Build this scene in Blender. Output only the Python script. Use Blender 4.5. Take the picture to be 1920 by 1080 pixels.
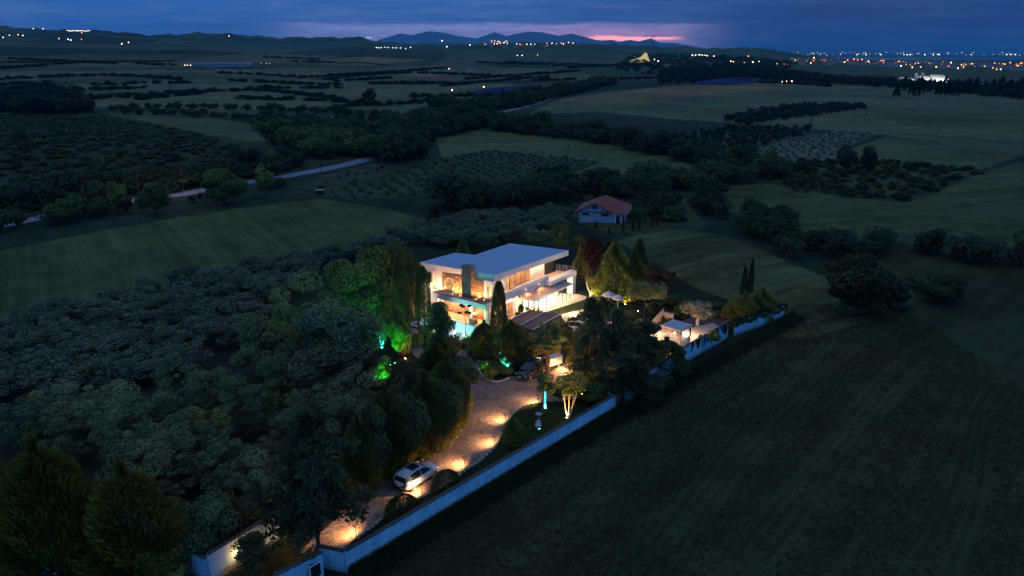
import bpy, math, random
import numpy as np
from mathutils import Vector, Matrix

for _o in list(bpy.data.objects): bpy.data.objects.remove(_o)
S = bpy.context.scene
COL = S.collection
rnd = random.Random(7)
PI = math.pi
R = math.radians

# ------------------------------------------------------------------ camera
FPX, CAMH = 1400.0, 37.0
PITCH = math.atan(436.5 / FPX)
cam = bpy.data.cameras.new('camera'); camo = bpy.data.objects.new('camera', cam); COL.objects.link(camo)
camo.location = (0, 0, CAMH); camo.rotation_euler = (PI / 2 - PITCH, 0, 0)
cam.sensor_width = 36.0; cam.lens = 36.0 * FPX / 1920.0
cam.clip_start = 0.5; cam.clip_end = 90000
S.camera = camo

# ------------------------------------------------------------------ view, quality
S.render.engine = 'CYCLES'
S.view_settings.view_transform = 'Standard'; S.view_settings.look = 'None'
S.view_settings.exposure = 0.0; S.view_settings.gamma = 1.0; S.view_settings.use_curve_mapping = False
S.cycles.use_denoising = True
S.cycles.max_bounces = 6; S.cycles.diffuse_bounces = 3; S.cycles.glossy_bounces = 2
S.cycles.transmission_bounces = 4; S.cycles.transparent_max_bounces = 8; S.cycles.volume_bounces = 0
S.cycles.sample_clamp_indirect = 4.0; S.cycles.sample_clamp_direct = 0
S.cycles.caustics_reflective = False; S.cycles.caustics_refractive = False

# ------------------------------------------------------------------ node helpers
class NT:
    def __init__(s, tree): s.t = tree; s.n = tree.nodes; s.l = tree.links
    def new(s, typ, **kw):
        n = s.n.new(typ)
        for k, v in kw.items(): setattr(n, k, v)
        return n
    def put(s, sock, v):
        if isinstance(v, bpy.types.NodeSocket): s.l.new(v, sock)
        elif isinstance(v, (tuple, list)):
            d = sock.default_value
            v = list(v)
            if len(d) == 4 and len(v) == 3: v.append(1.0)
            sock.default_value = v[:len(d)]
        else: sock.default_value = v
    def m(s, op, a, b=0.0, c=0.0, clamp=False):
        n = s.new('ShaderNodeMath', operation=op); n.use_clamp = clamp
        s.put(n.inputs[0], a); s.put(n.inputs[1], b); s.put(n.inputs[2], c)
        return n.outputs[0]
    def mix(s, f, a, b, blend='MIX'):
        n = s.new('ShaderNodeMix', data_type='RGBA', blend_type=blend)
        s.put(n.inputs[0], f); s.put(n.inputs[6], a); s.put(n.inputs[7], b)
        return n.outputs[2]
    def ss(s, x, a, b, lo=0.0, hi=1.0):
        n = s.new('ShaderNodeMapRange', interpolation_type='SMOOTHSTEP')
        s.put(n.inputs[0], x); s.put(n.inputs[1], a); s.put(n.inputs[2], b); s.put(n.inputs[3], lo); s.put(n.inputs[4], hi)
        return n.outputs[0]
    def noise(s, vec, scale, detail=4.0, rough=0.55, out=0):
        n = s.new('ShaderNodeTexNoise')
        if vec is not None: s.put(n.inputs['Vector'], vec)
        n.inputs['Scale'].default_value = scale; n.inputs['Detail'].default_value = detail; n.inputs['Roughness'].default_value = rough
        return n.outputs[out]
    def vmul(s, v, k):
        n = s.new('ShaderNodeVectorMath', operation='MULTIPLY'); s.put(n.inputs[0], v); n.inputs[1].default_value = k
        return n.outputs[0]
    def scale(s, col, f):
        n = s.new('ShaderNodeVectorMath', operation='SCALE'); s.put(n.inputs[0], col); s.put(n.inputs[3], f)
        return n.outputs[0]

# ------------------------------------------------------------------ world: dusk sky, afterglow on the horizon, streaky cloud
W = bpy.data.worlds.new('World'); S.world = W; W.use_nodes = True
wt = NT(W.node_tree); wt.n.clear()
wout = wt.new('ShaderNodeOutputWorld'); wbg = wt.new('ShaderNodeBackground')
wt.l.new(wbg.outputs[0], wout.inputs[0])
tc = wt.new('ShaderNodeTexCoord').outputs['Generated']
sx = wt.new('ShaderNodeSeparateXYZ'); wt.l.new(tc, sx.inputs[0])
X_, Y_, Z_ = sx.outputs
az = wt.m('ARCTAN2', X_, Y_)            # 0 straight ahead, + right (radians)
el = wt.m('ARCSINE', Z_)
# elevation in degrees, azimuth in degrees
azd = wt.m('MULTIPLY', az, 57.2958); eld = wt.m('MULTIPLY', el, 57.2958)
cv = wt.new('ShaderNodeCombineXYZ'); wt.put(cv.inputs[0], azd); wt.put(cv.inputs[1], eld)
cvec = cv.outputs[0]
n1 = wt.noise(wt.vmul(cvec, (0.05, 0.42, 1)), 1.0, 7.0, 0.6)
n2 = wt.noise(wt.vmul(cvec, (0.13, 1.3, 1)), 1.0, 7.0, 0.62)
n3 = wt.noise(wt.vmul(cvec, (0.35, 2.4, 1)), 1.0, 5.0, 0.6)
toset = wt.ss(azd, 24.0, -6.0)          # 1 on the left and centre, 0 far right
back = wt.ss(wt.m('ABSOLUTE', azd), 40.0, 95.0)
low = wt.mix(toset, (0.000, 0.018, 0.100), (0.006, 0.060, 0.235))
low = wt.mix(back, low, (0.000, 0.148, 0.560))
lift = wt.ss(eld, 0.2, 4.5)
low = wt.mix(wt.m('MULTIPLY', lift, 0.5), low, wt.mix(toset, (0.000, 0.028, 0.130), (0.018, 0.078, 0.255)))
zen = wt.ss(eld, 8.0, 60.0)
base = wt.mix(zen, low, (0.098, 0.155, 0.285))
cl = wt.ss(n2, 0.40, 0.66)
base = wt.mix(wt.m('MULTIPLY', cl, wt.m('MULTIPLY_ADD', toset, 0.36, 0.10)), base, (0.056, 0.116, 0.280))
dk = wt.ss(n1, 0.52, 0.66)
base = wt.mix(wt.m('MULTIPLY', dk, 0.45), base, (0.002, 0.042, 0.180))
# afterglow gap under the cloud deck: azimuth -18 .. 14 degrees, elevation 0 .. 2.3
edge = wt.m('ADD', eld, wt.m('MULTIPLY', wt.m('SUBTRACT', n2, 0.5), 1.1))
gapv = wt.m('MULTIPLY', wt.ss(edge, 2.35, 1.95), wt.ss(azd, -19.0, -12.0))
gapv = wt.m('MULTIPLY', gapv, wt.ss(azd, 17.0, 9.0))
gapc = wt.mix(wt.ss(azd, -6.0, 9.0), (0.150, 0.185, 0.410), (0.225, 0.190, 0.390))
gapc = wt.mix(wt.m('MULTIPLY', wt.ss(n3, 0.45, 0.62), 0.55), gapc, (0.070, 0.090, 0.300))
base = wt.mix(wt.m('MULTIPLY', gapv, 0.85), base, gapc)
hot = wt.m('MULTIPLY', wt.ss(wt.m('ABSOLUTE', wt.m('SUBTRACT', wt.m('ADD', eld, wt.m('MULTIPLY', wt.m('SUBTRACT', n3, 0.5), 0.7)), 1.12)), 0.22, 0.03),
           wt.m('MULTIPLY', wt.ss(azd, 1.5, 7.0), wt.ss(azd, 12.8, 10.5)))
base = wt.mix(hot, base, (1.5, 0.52, 0.46))
hotw = wt.m('MULTIPLY', wt.ss(wt.m('ABSOLUTE', wt.m('SUBTRACT', eld, 1.25)), 0.9, 0.1),
            wt.m('MULTIPLY', wt.ss(azd, -2.0, 7.0), wt.ss(azd, 14.0, 9.0)))
base = wt.mix(wt.m('MULTIPLY', hotw, 0.15), base, (1.1, 0.30, 0.42))
below = wt.ss(eld, 0.0, -0.6)
base = wt.mix(below, base, (0.010, 0.030, 0.085))
sky = wt.new('ShaderNodeTexSky', sky_type='NISHITA'); sky.sun_disc = False
sky.sun_elevation = R(-4.0); sky.sun_rotation = R(9.0); sky.altitude = 60
tot = wt.mix(1.0, base, wt.scale(sky.outputs[0], 0.05), 'ADD')
wt.l.new(tot, wbg.inputs['Color']); wbg.inputs['Strength'].default_value = 1.75

# the afterglow itself as a very weak, very broad sun low in the north
sl = bpy.data.lights.new('sun', 'SUN'); sl.energy = 0.03; sl.angle = R(40); sl.color = (0.62, 0.62, 1.0)
so = bpy.data.objects.new('sun', sl); COL.objects.link(so)
so.rotation_euler = (R(78), 0, R(180 - 9))
so.location = (0, 0, 200)

# ------------------------------------------------------------------ pixel -> place, and the lie of the land
CP, SP = math.cos(PITCH), math.sin(PITCH)
def ray(px, py):
    return (px - 960.0, FPX * CP + (540 - py) * SP, -FPX * SP + (540 - py) * CP)
def flat(px, py, z=0.0):
    d = ray(px, py); t = (z - CAMH) / d[2]
    return (d[0] * t, d[1] * t)
def pix(x, y, z):
    z = z - CAMH; d = y * CP - z * SP; u = y * SP + z * CP
    return 960 + FPX * x / d, 540 - FPX * u / d
def smooth(a, b, x):
    t = np.clip((x - a) / (b - a), 0, 1); return t * t * (3 - 2 * t)
SILX = np.array([-900, -300, 0, 90, 180, 330, 400, 480, 560, 640, 690, 740, 800, 880, 960, 1050, 1110, 1180, 1240, 1300, 1345, 1400, 1450, 1520, 1600, 1920, 2300, 2900], float)
SILY = np.array([70, 66, 64, 66, 67, 70, 69, 74, 79, 79, 74, 81, 84, 85, 82, 83, 85, 89, 90, 93, 92, 93, 100, 108, 113, 115, 116, 116], float)
RR = 4300.0
def terrain(x, y):
    x = np.asarray(x, float); y = np.asarray(y, float)
    r = np.hypot(x, y); yy = np.maximum(y, 1e-3)
    tx = 960 + FPX * CP * 1.03 * np.clip(x / yy, -1.4, 1.4)
    tx = np.where(y <= 0, np.where(x < 0, -900, 2900), tx)
    sy = np.interp(tx, SILX, SILY)
    top = CAMH + (103.5 - sy) / FPX * RR
    top = np.maximum(top, 0)
    ramp = np.clip((r - 430) / (RR - 430), 0, 1)
    z = top * (ramp * 0.8 + 0.2 * ramp * ramp)
    # ridges and dips
    k = smooth(500, 1300, r) * smooth(9000, 5000, r) * smooth(1500, 1150, tx)
    z = z + k * (7 * np.sin(r / 190.0 + 2.2 * np.sin(x / 420.0 + 1)) + 5 * np.sin(x / 170.0 + r / 300.0 + 0.7)) * (0.35 + ramp)
    z = z + smooth(3300, 4100, r) * smooth(1500, 1300, tx) * (3.0 * np.sin(tx / 9.0) + 2 * np.sin(tx / 4.1 + 1.3) + 4 * np.sin(tx / 31.0))
    fall = smooth(RR + 200, RR + 3000, r)
    z = z * (1 - fall) - 14 * smooth(5000, 9000, r)
    # slight swell of the mound behind the garden and the slope on the far left
    z = z + 1.6 * np.exp(-((x - 36) ** 2 + (y - 150) ** 2) / (28.0 ** 2)) * smooth(112, 128, y)
    z = z + 9.0 * np.exp(-((x + 165) ** 2 / 95.0 ** 2 + (y - 275) ** 2 / 60.0 ** 2))
    z = z + 0.5 * np.sin(x / 40.0 + 1) * np.sin(y / 55.0) * smooth(170, 260, r)
    return z
_RS = np.concatenate([np.geomspace(30, 500, 500), np.geomspace(502, 32000, 1500)])
def at(px, py):
    d = ray(px, py); h = math.hypot(d[0], d[1]); ux, uy = d[0] / h, d[1] / h
    x = ux * _RS; y = uy * _RS
    g = terrain(x, y); l = CAMH + d[2] / h * _RS
    i = np.nonzero(g >= l)[0]
    if len(i) == 0: return None
    i = i[0]
    if i == 0: return (x[0], y[0], g[0])
    a = l[i - 1] - g[i - 1]; b = g[i] - l[i]; w = a / (a + b + 1e-9)
    rr = _RS[i - 1] + (_RS[i] - _RS[i - 1]) * w
    X, Y = ux * rr, uy * rr
    return (X, Y, float(terrain(X, Y)))
def poly_world(pts, sub=6):
    out = []
    n = len(pts)
    for i in range(n):
        a, b = pts[i], pts[(i + 1) % n]
        for k in range(sub):
            q = at(a[0] + (b[0] - a[0]) * k / sub, a[1] + (b[1] - a[1]) * k / sub)
            if q: out.append((q[0], q[1]))
    return np.array(out)
def inside(P, x, y):
    m = (x > P[:, 0].min()) & (x < P[:, 0].max()) & (y > P[:, 1].min()) & (y < P[:, 1].max())
    res = np.zeros(x.shape, bool); xi, yi = x[m], y[m]; c = np.zeros(xi.shape, bool)
    j = len(P) - 1
    for i in range(len(P)):
        x1, y1 = P[i]; x2, y2 = P[j]
        if y1 != y2:
            c ^= ((y1 > yi) != (y2 > yi)) & (xi < (x2 - x1) * (yi - y1) / (y2 - y1) + x1)
        j = i
    res[m] = c
    return res

# ------------------------------------------------------------------ materials
def mat(name): 
    m = bpy.data.materials.new(name); m.use_nodes = True
    t = NT(m.node_tree); b = t.n['Principled BSDF']
    return m, t, b
def basic(name, col, rough=0.6, metal=0.0, var=0.12, nscale=2.0, bump=0.0, bscale=20.0, spec=0.4, emit=None, es=0.0):
    m, t, b = mat(name)
    g = t.new('ShaderNodeTexCoord').outputs['Object']
    n = t.noise(g, nscale, 5.0, 0.6)
    f = t.m('MULTIPLY_ADD', n, 2 * var, 1 - var)
    b.inputs['Base Color'].default_value = (*col, 1)
    t.l.new(t.scale(tuple(col), f), b.inputs['Base Color'])
    b.inputs['Roughness'].default_value = rough; b.inputs['Metallic'].default_value = metal
    b.inputs['Specular IOR Level'].default_value = spec
    if bump:
        bn = t.new('ShaderNodeBump'); bn.inputs['Strength'].default_value = bump; bn.inputs['Distance'].default_value = 0.05
        t.l.new(t.noise(g, bscale, 4.0), bn.inputs['Height']); t.l.new(bn.outputs[0], b.inputs['Normal'])
    if emit:
        b.inputs['Emission Color'].default_value = (*emit, 1); b.inputs['Emission Strength'].default_value = es
    return m
def glow(name, col, s, sample=True):
    m, t, b = mat(name)
    b.inputs['Base Color'].default_value = (*[min(1, c * 0.8) for c in col], 1)
    b.inputs['Emission Color'].default_value = (*col, 1); b.inputs['Emission Strength'].default_value = s
    if not sample: m.cycles.emission_sampling = 'NONE'
    return m

# foliage: object colour times a per-leaf tone
def leafmat():
    m, t, b = mat('foliage')
    oi = t.new('ShaderNodeObjectInfo'); at_ = t.new('ShaderNodeAttribute', attribute_name='tone')
    n = t.noise(t.new('ShaderNodeTexCoord').outputs['Object'], 3.0, 3.0)
    c = t.scale(oi.outputs['Color'], t.m('MULTIPLY', at_.outputs['Fac'], t.m('MULTIPLY_ADD', n, 0.7, 0.65)))
    c = t.mix(t.m('MULTIPLY_ADD', t.m('FRACT', t.m('MULTIPLY', at_.outputs['Fac'], 13.7)), 0.22, 0.0), c, t.mix(1.0, c, (1.5, 1.15, 0.4), 'MULTIPLY'))
    b.inputs['Roughness'].default_value = 0.7; b.inputs['Specular IOR Level'].default_value = 0.12
    t.l.new(c, b.inputs['Base Color'])
    tr = t.new('ShaderNodeBsdfTranslucent'); t.l.new(t.mix(1.0, c, (1.3, 1.4, 0.5), 'MULTIPLY'), tr.inputs['Color'])
    mx = t.new('ShaderNodeMixShader'); mx.inputs[0].default_value = 0.38
    t.l.new(b.outputs[0], mx.inputs[1]); t.l.new(tr.outputs[0], mx.inputs[2])
    t.l.new(mx.outputs[0], t.n['Material Output'].inputs['Surface'])
    return m
M = {}
M['leaf'] = leafmat()
M['bark'] = basic('bark', (0.085, 0.06, 0.042), 0.85, var=0.35, nscale=9, bump=0.6)
M['pale_bark'] = basic('pale_bark', (0.42, 0.36, 0.28), 0.8, var=0.3, nscale=9, bump=0.4)
M['white_bark'] = basic('white_bark', (0.62, 0.60, 0.55), 0.75, var=0.22, nscale=9, bump=0.3)
M['palm_bark'] = basic('palm_bark', (0.20, 0.11, 0.06), 0.9, var=0.5, nscale=14, bump=0.8)

# ------------------------------------------------------------------ object helpers
def tag(o, label=None, cat=None, group=None, kind=None):
    if label: o['label'] = label
    if cat: o['category'] = cat
    if group: o['group'] = group
    if kind: o['kind'] = kind
    return o
def thing(name, label, cat, loc=(0, 0, 0), rz=0.0, group=None, scale=None):
    o = bpy.data.objects.new(name, None); COL.objects.link(o); o.empty_display_size = 0.3
    o.location = loc; o.rotation_euler = (0, 0, rz)
    if scale: o.scale = scale
    return tag(o, label, cat, group)
class MB:
    def __init__(s): s.v = []; s.f = []; s.mi = []; s.sm = []
    def add(s, vs, fs, mi=0, smooth=False):
        k = len(s.v); s.v += [tuple(map(float, v)) for v in vs]
        for f in fs: s.f.append(tuple(i + k for i in f)); s.mi.append(mi); s.sm.append(smooth)
        return s
    def box(s, x0, y0, z0, x1, y1, z1, mi=0):
        return s.add([(x0, y0, z0), (x1, y0, z0), (x1, y1, z0), (x0, y1, z0), (x0, y0, z1), (x1, y0, z1), (x1, y1, z1), (x0, y1, z1)],
                     [(0, 3, 2, 1), (4, 5, 6, 7), (0, 1, 5, 4), (1, 2, 6, 5), (2, 3, 7, 6), (3, 0, 4, 7)], mi)
    def prism(s, pts, z0, z1, mi=0, ztop=None):
        n = len(pts)
        a = sum(pts[i][0] * pts[(i + 1) % n][1] - pts[(i + 1) % n][0] * pts[i][1] for i in range(n))
        if a < 0: pts = list(pts)[::-1]; ztop = ztop[::-1] if ztop else None
        vs = [(p[0], p[1], z0) for p in pts] + [(p[0], p[1], (ztop[i] if ztop else z1)) for i, p in enumerate(pts)]
        return s.add(vs, [tuple(range(n))[::-1], tuple(range(n, 2 * n))] + [(i, (i + 1) % n, n + (i + 1) % n, n + i) for i in range(n)], mi)
    def beam(s, a, b, w, h, mi=0):      # box along a-b, w wide sideways, h high (centred)
        a = Vector(a); b = Vector(b); d = (b - a).normalized(); up = Vector((0, 0, 1))
        if abs(d.z) > 0.98: up = Vector((0, 1, 0))
        sd = d.cross(up).normalized() * w / 2; u2 = sd.cross(d).normalized() * h / 2
        vs = [p + i * sd + j * u2 for p in (a, b) for i, j in ((-1, -1), (1, -1), (1, 1), (-1, 1))]
        return s.add(vs, [(0, 1, 2, 3), (7, 6, 5, 4), (0, 4, 5, 1), (1, 5, 6, 2), (2, 6, 7, 3), (3, 7, 4, 0)], mi)
    def tube(s, pts, rad, n=8, mi=0, cap=True):
        rings = []; vs = []; pts = [Vector(p) for p in pts]
        if not hasattr(rad, '__len__'): rad = [rad] * len(pts)
        for i, p in enumerate(pts):
            d = (pts[min(i + 1, len(pts) - 1)] - pts[max(i - 1, 0)]).normalized()
            up = Vector((0, 0, 1)) if abs(d.z) < 0.95 else Vector((1, 0, 0))
            a = d.cross(up).normalized(); b = d.cross(a).normalized()
            for k in range(n):
                t = 2 * PI * k / n; vs.append(p + (a * math.cos(t) + b * math.sin(t)) * rad[i])
        fs = []
        for i in range(len(pts) - 1):
            for k in range(n): fs.append((i * n + k, i * n + (k + 1) % n, (i + 1) * n + (k + 1) % n, (i + 1) * n + k))
        if cap: fs += [tuple(range(n)), tuple(range((len(pts) - 1) * n, len(pts) * n))[::-1]]
        return s.add(vs, fs, mi, True)
    def lathe(s, prof, n=16, c=(0, 0, 0), mi=0):   # prof (r,z)
        vs = [(c[0] + r * math.cos(2 * PI * k / n), c[1] + r * math.sin(2 * PI * k / n), c[2] + z) for r, z in prof for k in range(n)]
        fs = [(i * n + k, i * n + (k + 1) % n, (i + 1) * n + (k + 1) % n, (i + 1) * n + k) for i in range(len(prof) - 1) for k in range(n)]
        fs += [tuple(range(n))[::-1], tuple(range((len(prof) - 1) * n, len(prof) * n))]
        return s.add(vs, fs, mi, True)
    def mesh(s, name, mats):
        me = bpy.data.meshes.new(name); me.from_pydata(s.v, [], s.f)
        for m in (mats if isinstance(mats, (list, tuple)) else [mats]): me.materials.append(m)
        me.polygons.foreach_set('material_index', s.mi); me.polygons.foreach_set('use_smooth', s.sm)
        me.update(); return me
    def obj(s, name, mats, parent=None, loc=None):
        o = bpy.data.objects.new(name, s.mesh(name, mats)); COL.objects.link(o)
        if parent: o.parent = parent
        if loc: o.location = loc
        return o
def bevel(o, w=0.02, seg=2):
    md = o.modifiers.new('bevel', 'BEVEL'); md.width = w; md.segments = seg; md.limit_method = 'ANGLE'; md.angle_limit = R(40)
    return o
def copy_tree(o, parent=None):
    c = o.copy(); COL.objects.link(c); c.parent = parent
    for ch in list(o.children): copy_tree(ch, c)
    return c
def quadmesh(name, V, F, mats, tone=None, tri=False):
    me = bpy.data.meshes.new(name)
    V = np.asarray(V, np.float32); F = np.asarray(F, np.int32); k = F.shape[1]
    me.vertices.add(len(V)); me.vertices.foreach_set('co', V.ravel())
    me.loops.add(F.size); me.loops.foreach_set('vertex_index', F.ravel())
    me.polygons.add(len(F)); me.polygons.foreach_set('loop_start', np.arange(0, F.size, k, dtype=np.int32))
    me.polygons.foreach_set('loop_total', np.full(len(F), k, np.int32))
    if tone is not None:
        a = me.attributes.new('tone', 'FLOAT', 'POINT'); a.data.foreach_set('value', np.asarray(tone, np.float32))
    for m in mats: me.materials.append(m)
    me.update(calc_edges=True); return me
# ------------------------------------------------------------------ ground: one polar sheet out to the horizon
# fields: outline, soil/crop albedo, row direction (degrees, or None = rows along contour), row contrast
FIELDS = [
 # far left slopes
 ([(0,108),(180,100),(420,104),(640,108),(800,112),(760,130),(430,128),(0,132)], (.050,.075,.040), 10, .3),
 ([(30,124),(300,112),(470,100),(640,104),(560,118),(330,126)], (.085,.095,.050), 30, .3),
 ([(0,134),(300,131),(560,128),(760,131),(640,142),(300,146),(0,150)], (.095,.115,.060), 5, .4),
 ([(0,160),(110,142),(340,138),(620,146),(420,160),(130,172),(0,176)], (.055,.080,.045), 15, .3),
 ([(10,186),(130,158),(330,148),(600,150),(860,166),(900,190),(700,196),(420,208),(150,200)], (.085,.125,.062), 12, .35),
 ([(180,212),(420,206),(640,206),(760,216),(640,224),(300,222)], (.060,.085,.050), 0, .3),
 ([(600,112),(690,106),(800,112),(700,122),(600,122)], (.150,.125,.075), 0, .3),
 ([(620,134),(830,120),(1000,128),(930,134),(760,150),(640,152)], (.080,.110,.058), 20, .3),
 ([(740,136),(810,129),(860,130),(880,142),(800,146)], (.140,.130,.075), 0, .3),
 ([(770,148),(850,140),(900,140),(920,148),(850,155)], (.115,.062,.055), 40, .3),
 ([(640,170),(900,155),(1010,160),(1130,150),(1080,162),(1000,174),(820,182),(660,186)], (.095,.120,.062), 14, .35),
 ([(780,132),(1000,128),(1140,140),(1138,154),(1010,150),(860,150)], (.075,.110,.058), 10, .3),
 ([(600,190),(850,182),(960,182),(1010,172),(960,200),(780,216),(640,202)], (.070,.105,.055), 10, .3),
 ([(920,165),(1060,150),(1100,152),(1020,170),(950,176)], (.085,.060,.052), 10, .2),
 ([(560,222),(760,220),(745,238),(650,244),(590,232)], (.100,.135,.065), 8, .35),
 # right, beyond the valley
 ([(1440,118),(1640,118),(1920,132),(1920,150),(1760,150),(1560,132),(1440,128)], (.060,.085,.045), 10, .3),
 ([(1250,114),(1420,112),(1440,126),(1300,128)], (.055,.080,.045), 10, .3),
 ([(990,214),(1045,186),(1150,170),(1270,160),(1420,154),(1560,158),(1760,166),(1920,186),(1920,292),(1650,252),(1380,232),(1250,222),(1120,210)], (.135,.155,.070), 18, .38),
 ([(1050,186),(1240,164),(1420,157),(1480,166),(1280,182),(1100,196)], (.170,.150,.080), 15, .35),
 ([(1620,205),(1920,212),(1920,250),(1700,236)], (.080,.115,.058), 20, .3),
 ([(1250,262),(1370,240),(1530,242),(1500,256),(1370,284)], (.052,.078,.062), 35, .3),
 ([(1370,290),(1510,252),(1560,246),(1650,252),(1600,270),(1560,300),(1450,310)], (.080,.120,.085), 35, .5),
 ([(1560,292),(1660,256),(1920,290),(1840,318),(1700,312)], (.085,.125,.060), 20, .35),
 ([(1440,340),(1500,305),(1700,305),(1845,322),(1720,372),(1690,378),(1560,362)], (.052,.078,.040), 20, .3),
 ([(1245,385),(1330,350),(1440,344),(1560,366),(1690,380),(1720,374),(1850,320),(1920,300),(1920,470),(1700,455),(1500,440),(1380,400)], (.074,.100,.046), 22, .5),
 # middle
 ([(812,250),(900,245),(1010,253),(1180,272),(1300,300),(1368,322),(1290,336),(1120,345),(1040,340),(1125,304),(1000,290),(915,281),(830,298)], (.085,.130,.060), 15, .4),
 ([(604,366),(720,330),(830,298),(918,282),(1126,303),(960,336),(800,362),(672,378)], (.044,.088,.046), 24, .3),
 ([(560,352),(600,330),(700,300),(780,290),(820,300),(700,335),(610,364)], (.052,.072,.048), 24, .2),
 ([(200,214),(330,212),(500,236),(570,268),(548,280),(480,282),(340,262)], (.090,.125,.060), 10, .35),
 ([(0,196),(120,196),(330,240),(560,284),(700,296),(560,320),(330,352),(100,392),(0,430)], (.045,.062,.034), 10, .2),
 ([(1060,400),(1200,372),(1290,380),(1330,428),(1200,440),(1110,430)], (.062,.085,.042), 20, .3),
 # near
 ([(0,604),(0,470),(150,440),(330,408),(430,392),(600,372),(680,384),(730,392),(800,412),(770,450),(640,478),(480,506),(330,540),(150,585),(0,632)], (.128,.134,.046), -58, .5),
 ([(1110,470),(1200,436),(1290,430),(1400,452),(1480,488),(1560,520),(1640,600),(1500,640),(1380,610),(1250,560)], (.120,.118,.044), 'ring', .75),
]
def build_ground():
    azs = np.concatenate([np.radians(np.linspace(-180, -50, 30, endpoint=False)), np.radians(np.linspace(-50, -42, 20, endpoint=False)),
                          np.radians(np.linspace(-42, 42, 1080, endpoint=False)), np.radians(np.linspace(42, 50, 20, endpoint=False)),
                          np.radians(np.linspace(50, 180, 30))])
    ys = np.concatenate([np.linspace(1400, 1000, 12, endpoint=False), np.linspace(1000, 460, 250, endpoint=False), np.linspace(460, 145, 260, endpoint=False)])
    dep = np.array([(math.atan2(-ray(960, y)[2], ray(960, y)[1])) for y in ys])
    rs = np.concatenate([[1.0, 8.0], CAMH / np.tan(dep), np.geomspace(1255, 5200, 150), np.geomspace(5350, 15500, 40)])
    A, Rr = np.meshgrid(azs, rs)
    x = np.sin(A) * Rr; y = np.cos(A) * Rr; z = terrain(x, y)
    nr, na = A.shape
    idx = np.arange(nr * na).reshape(nr, na)
    F = np.stack([idx[:-1, :-1], idx[1:, :-1], idx[1:, 1:], idx[:-1, 1:]], -1).reshape(-1, 4)[:, ::-1]
    x = x.ravel(); y = y.ravel(); z = z.ravel()
    col = np.zeros((len(x), 4), np.float32); col[:] = (.040, .056, .030, 1)
    ruv = np.zeros((len(x), 3), np.float32); ruv[:, 0] = x; ruv[:, 1] = y * .3; rs_ = np.full(len(x), .25, np.float32)
    # plain beyond the drawn fields: a patchwork of parcels
    cell = 230.0
    cx = np.floor((x + 60 * np.sin(y / 400.)) / cell); cy = np.floor((y + 50 * np.sin(x / 300.)) / (cell * 1.3))
    h = np.modf(np.abs(np.sin(cx * 12.9898 + cy * 78.233) * 43758.5453))[0]
    pal = np.array([(.085,.115,.060), (.055,.080,.045), (.045,.062,.036), (.120,.115,.068), (.070,.105,.055), (.040,.055,.035)])
    far = np.hypot(x, y) > 520
    k = (h * 6).astype(int) % 6
    col[far, :3] = pal[k[far]]
    # the big crop field this side of the estate wall
    near = ((y < 175) | ((y < 235) & (x > 55))) & (x > -60) & (x - y * .9 > -62 - 60 * (y > 175))
    col[near, :3] = (.062, .066, .027); ruv[near, 0] = (x * .72 + y * -.69)[near]; ruv[near, 1] = ((x * .69 + y * .72) * .05)[near]; rs_[near] = .5
    rad = np.hypot(x, y)
    for i, (pts, c, ang, st) in enumerate(FIELDS):
        P = poly_world(pts)
        if len(P) < 3: continue
        m = inside(P, x, y)
        col[m, :3] = c if i >= len(FIELDS) - 2 or i == 17 else ((c[0] * 1.75, c[1] * 1.35, c[2] * 1.15) if pts[0][0] < 1000 and i < 15 else (c[0] * 1.45, c[1] * 1.12, c[2] * .90))
        if ang == 'ring':
            q = np.hypot(x - 95, y - 40)[m]; ruv[m, 0] = q; ruv[m, 1] = np.arctan2(x - 95, y - 40)[m] * 6
        else:
            a = math.radians(ang); ruv[m, 0] = (-math.sin(a) * x + math.cos(a) * y)[m]; ruv[m, 1] = ((math.cos(a) * x + math.sin(a) * y) * .04)[m]
        ruv[m, 2] = i * 3.7; rs_[m] = st
    # inside the estate: bare soil and dark lawn
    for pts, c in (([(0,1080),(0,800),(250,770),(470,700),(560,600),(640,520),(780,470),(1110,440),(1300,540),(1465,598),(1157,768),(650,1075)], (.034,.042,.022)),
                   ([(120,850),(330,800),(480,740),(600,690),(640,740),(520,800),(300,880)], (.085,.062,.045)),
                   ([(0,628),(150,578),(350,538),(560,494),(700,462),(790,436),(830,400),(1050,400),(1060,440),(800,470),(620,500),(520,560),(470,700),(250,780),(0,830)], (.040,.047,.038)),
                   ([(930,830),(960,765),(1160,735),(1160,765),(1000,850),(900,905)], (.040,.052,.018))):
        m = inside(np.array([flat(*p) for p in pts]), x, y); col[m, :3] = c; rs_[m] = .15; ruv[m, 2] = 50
    # the hole under the swimming pool
    hx, hy = flat(927.2, 516.3, 7.0); ca, sa = math.cos(R(53.7)), math.sin(R(53.7))
    uu = (x - hx) * ca + (y - hy) * sa; vv = -(x - hx) * sa + (y - hy) * ca
    z[(uu > -8.45) & (uu < -2.9) & (vv > -1.85) & (vv < 9.3)] = -2.6
    nn = np.nonzero((np.hypot(x, y) < 150) & (x > 0) & (y > 30))[0]; TPn = np.array([p for t_ in TRACKS for p in resample(t_, .5)])
    for c0 in range(0, len(nn), 4000):
        q = nn[c0:c0 + 4000]; d_ = np.sqrt(((x[q, None] - TPn[None, :, 0]) ** 2 + (y[q, None] - TPn[None, :, 1]) ** 2).min(1))
        col[q, :3] *= (1 - .36 * np.clip(1.35 - d_ / .32, 0, 1))[:, None]
    me = quadmesh('ground', np.stack([x, y, z], 1), F, [])
    a = me.attributes.new('crop', 'FLOAT_COLOR', 'POINT'); a.data.foreach_set('color', col.ravel())
    a = me.attributes.new('rows', 'FLOAT_VECTOR', 'POINT'); a.data.foreach_set('vector', ruv.ravel())
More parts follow.
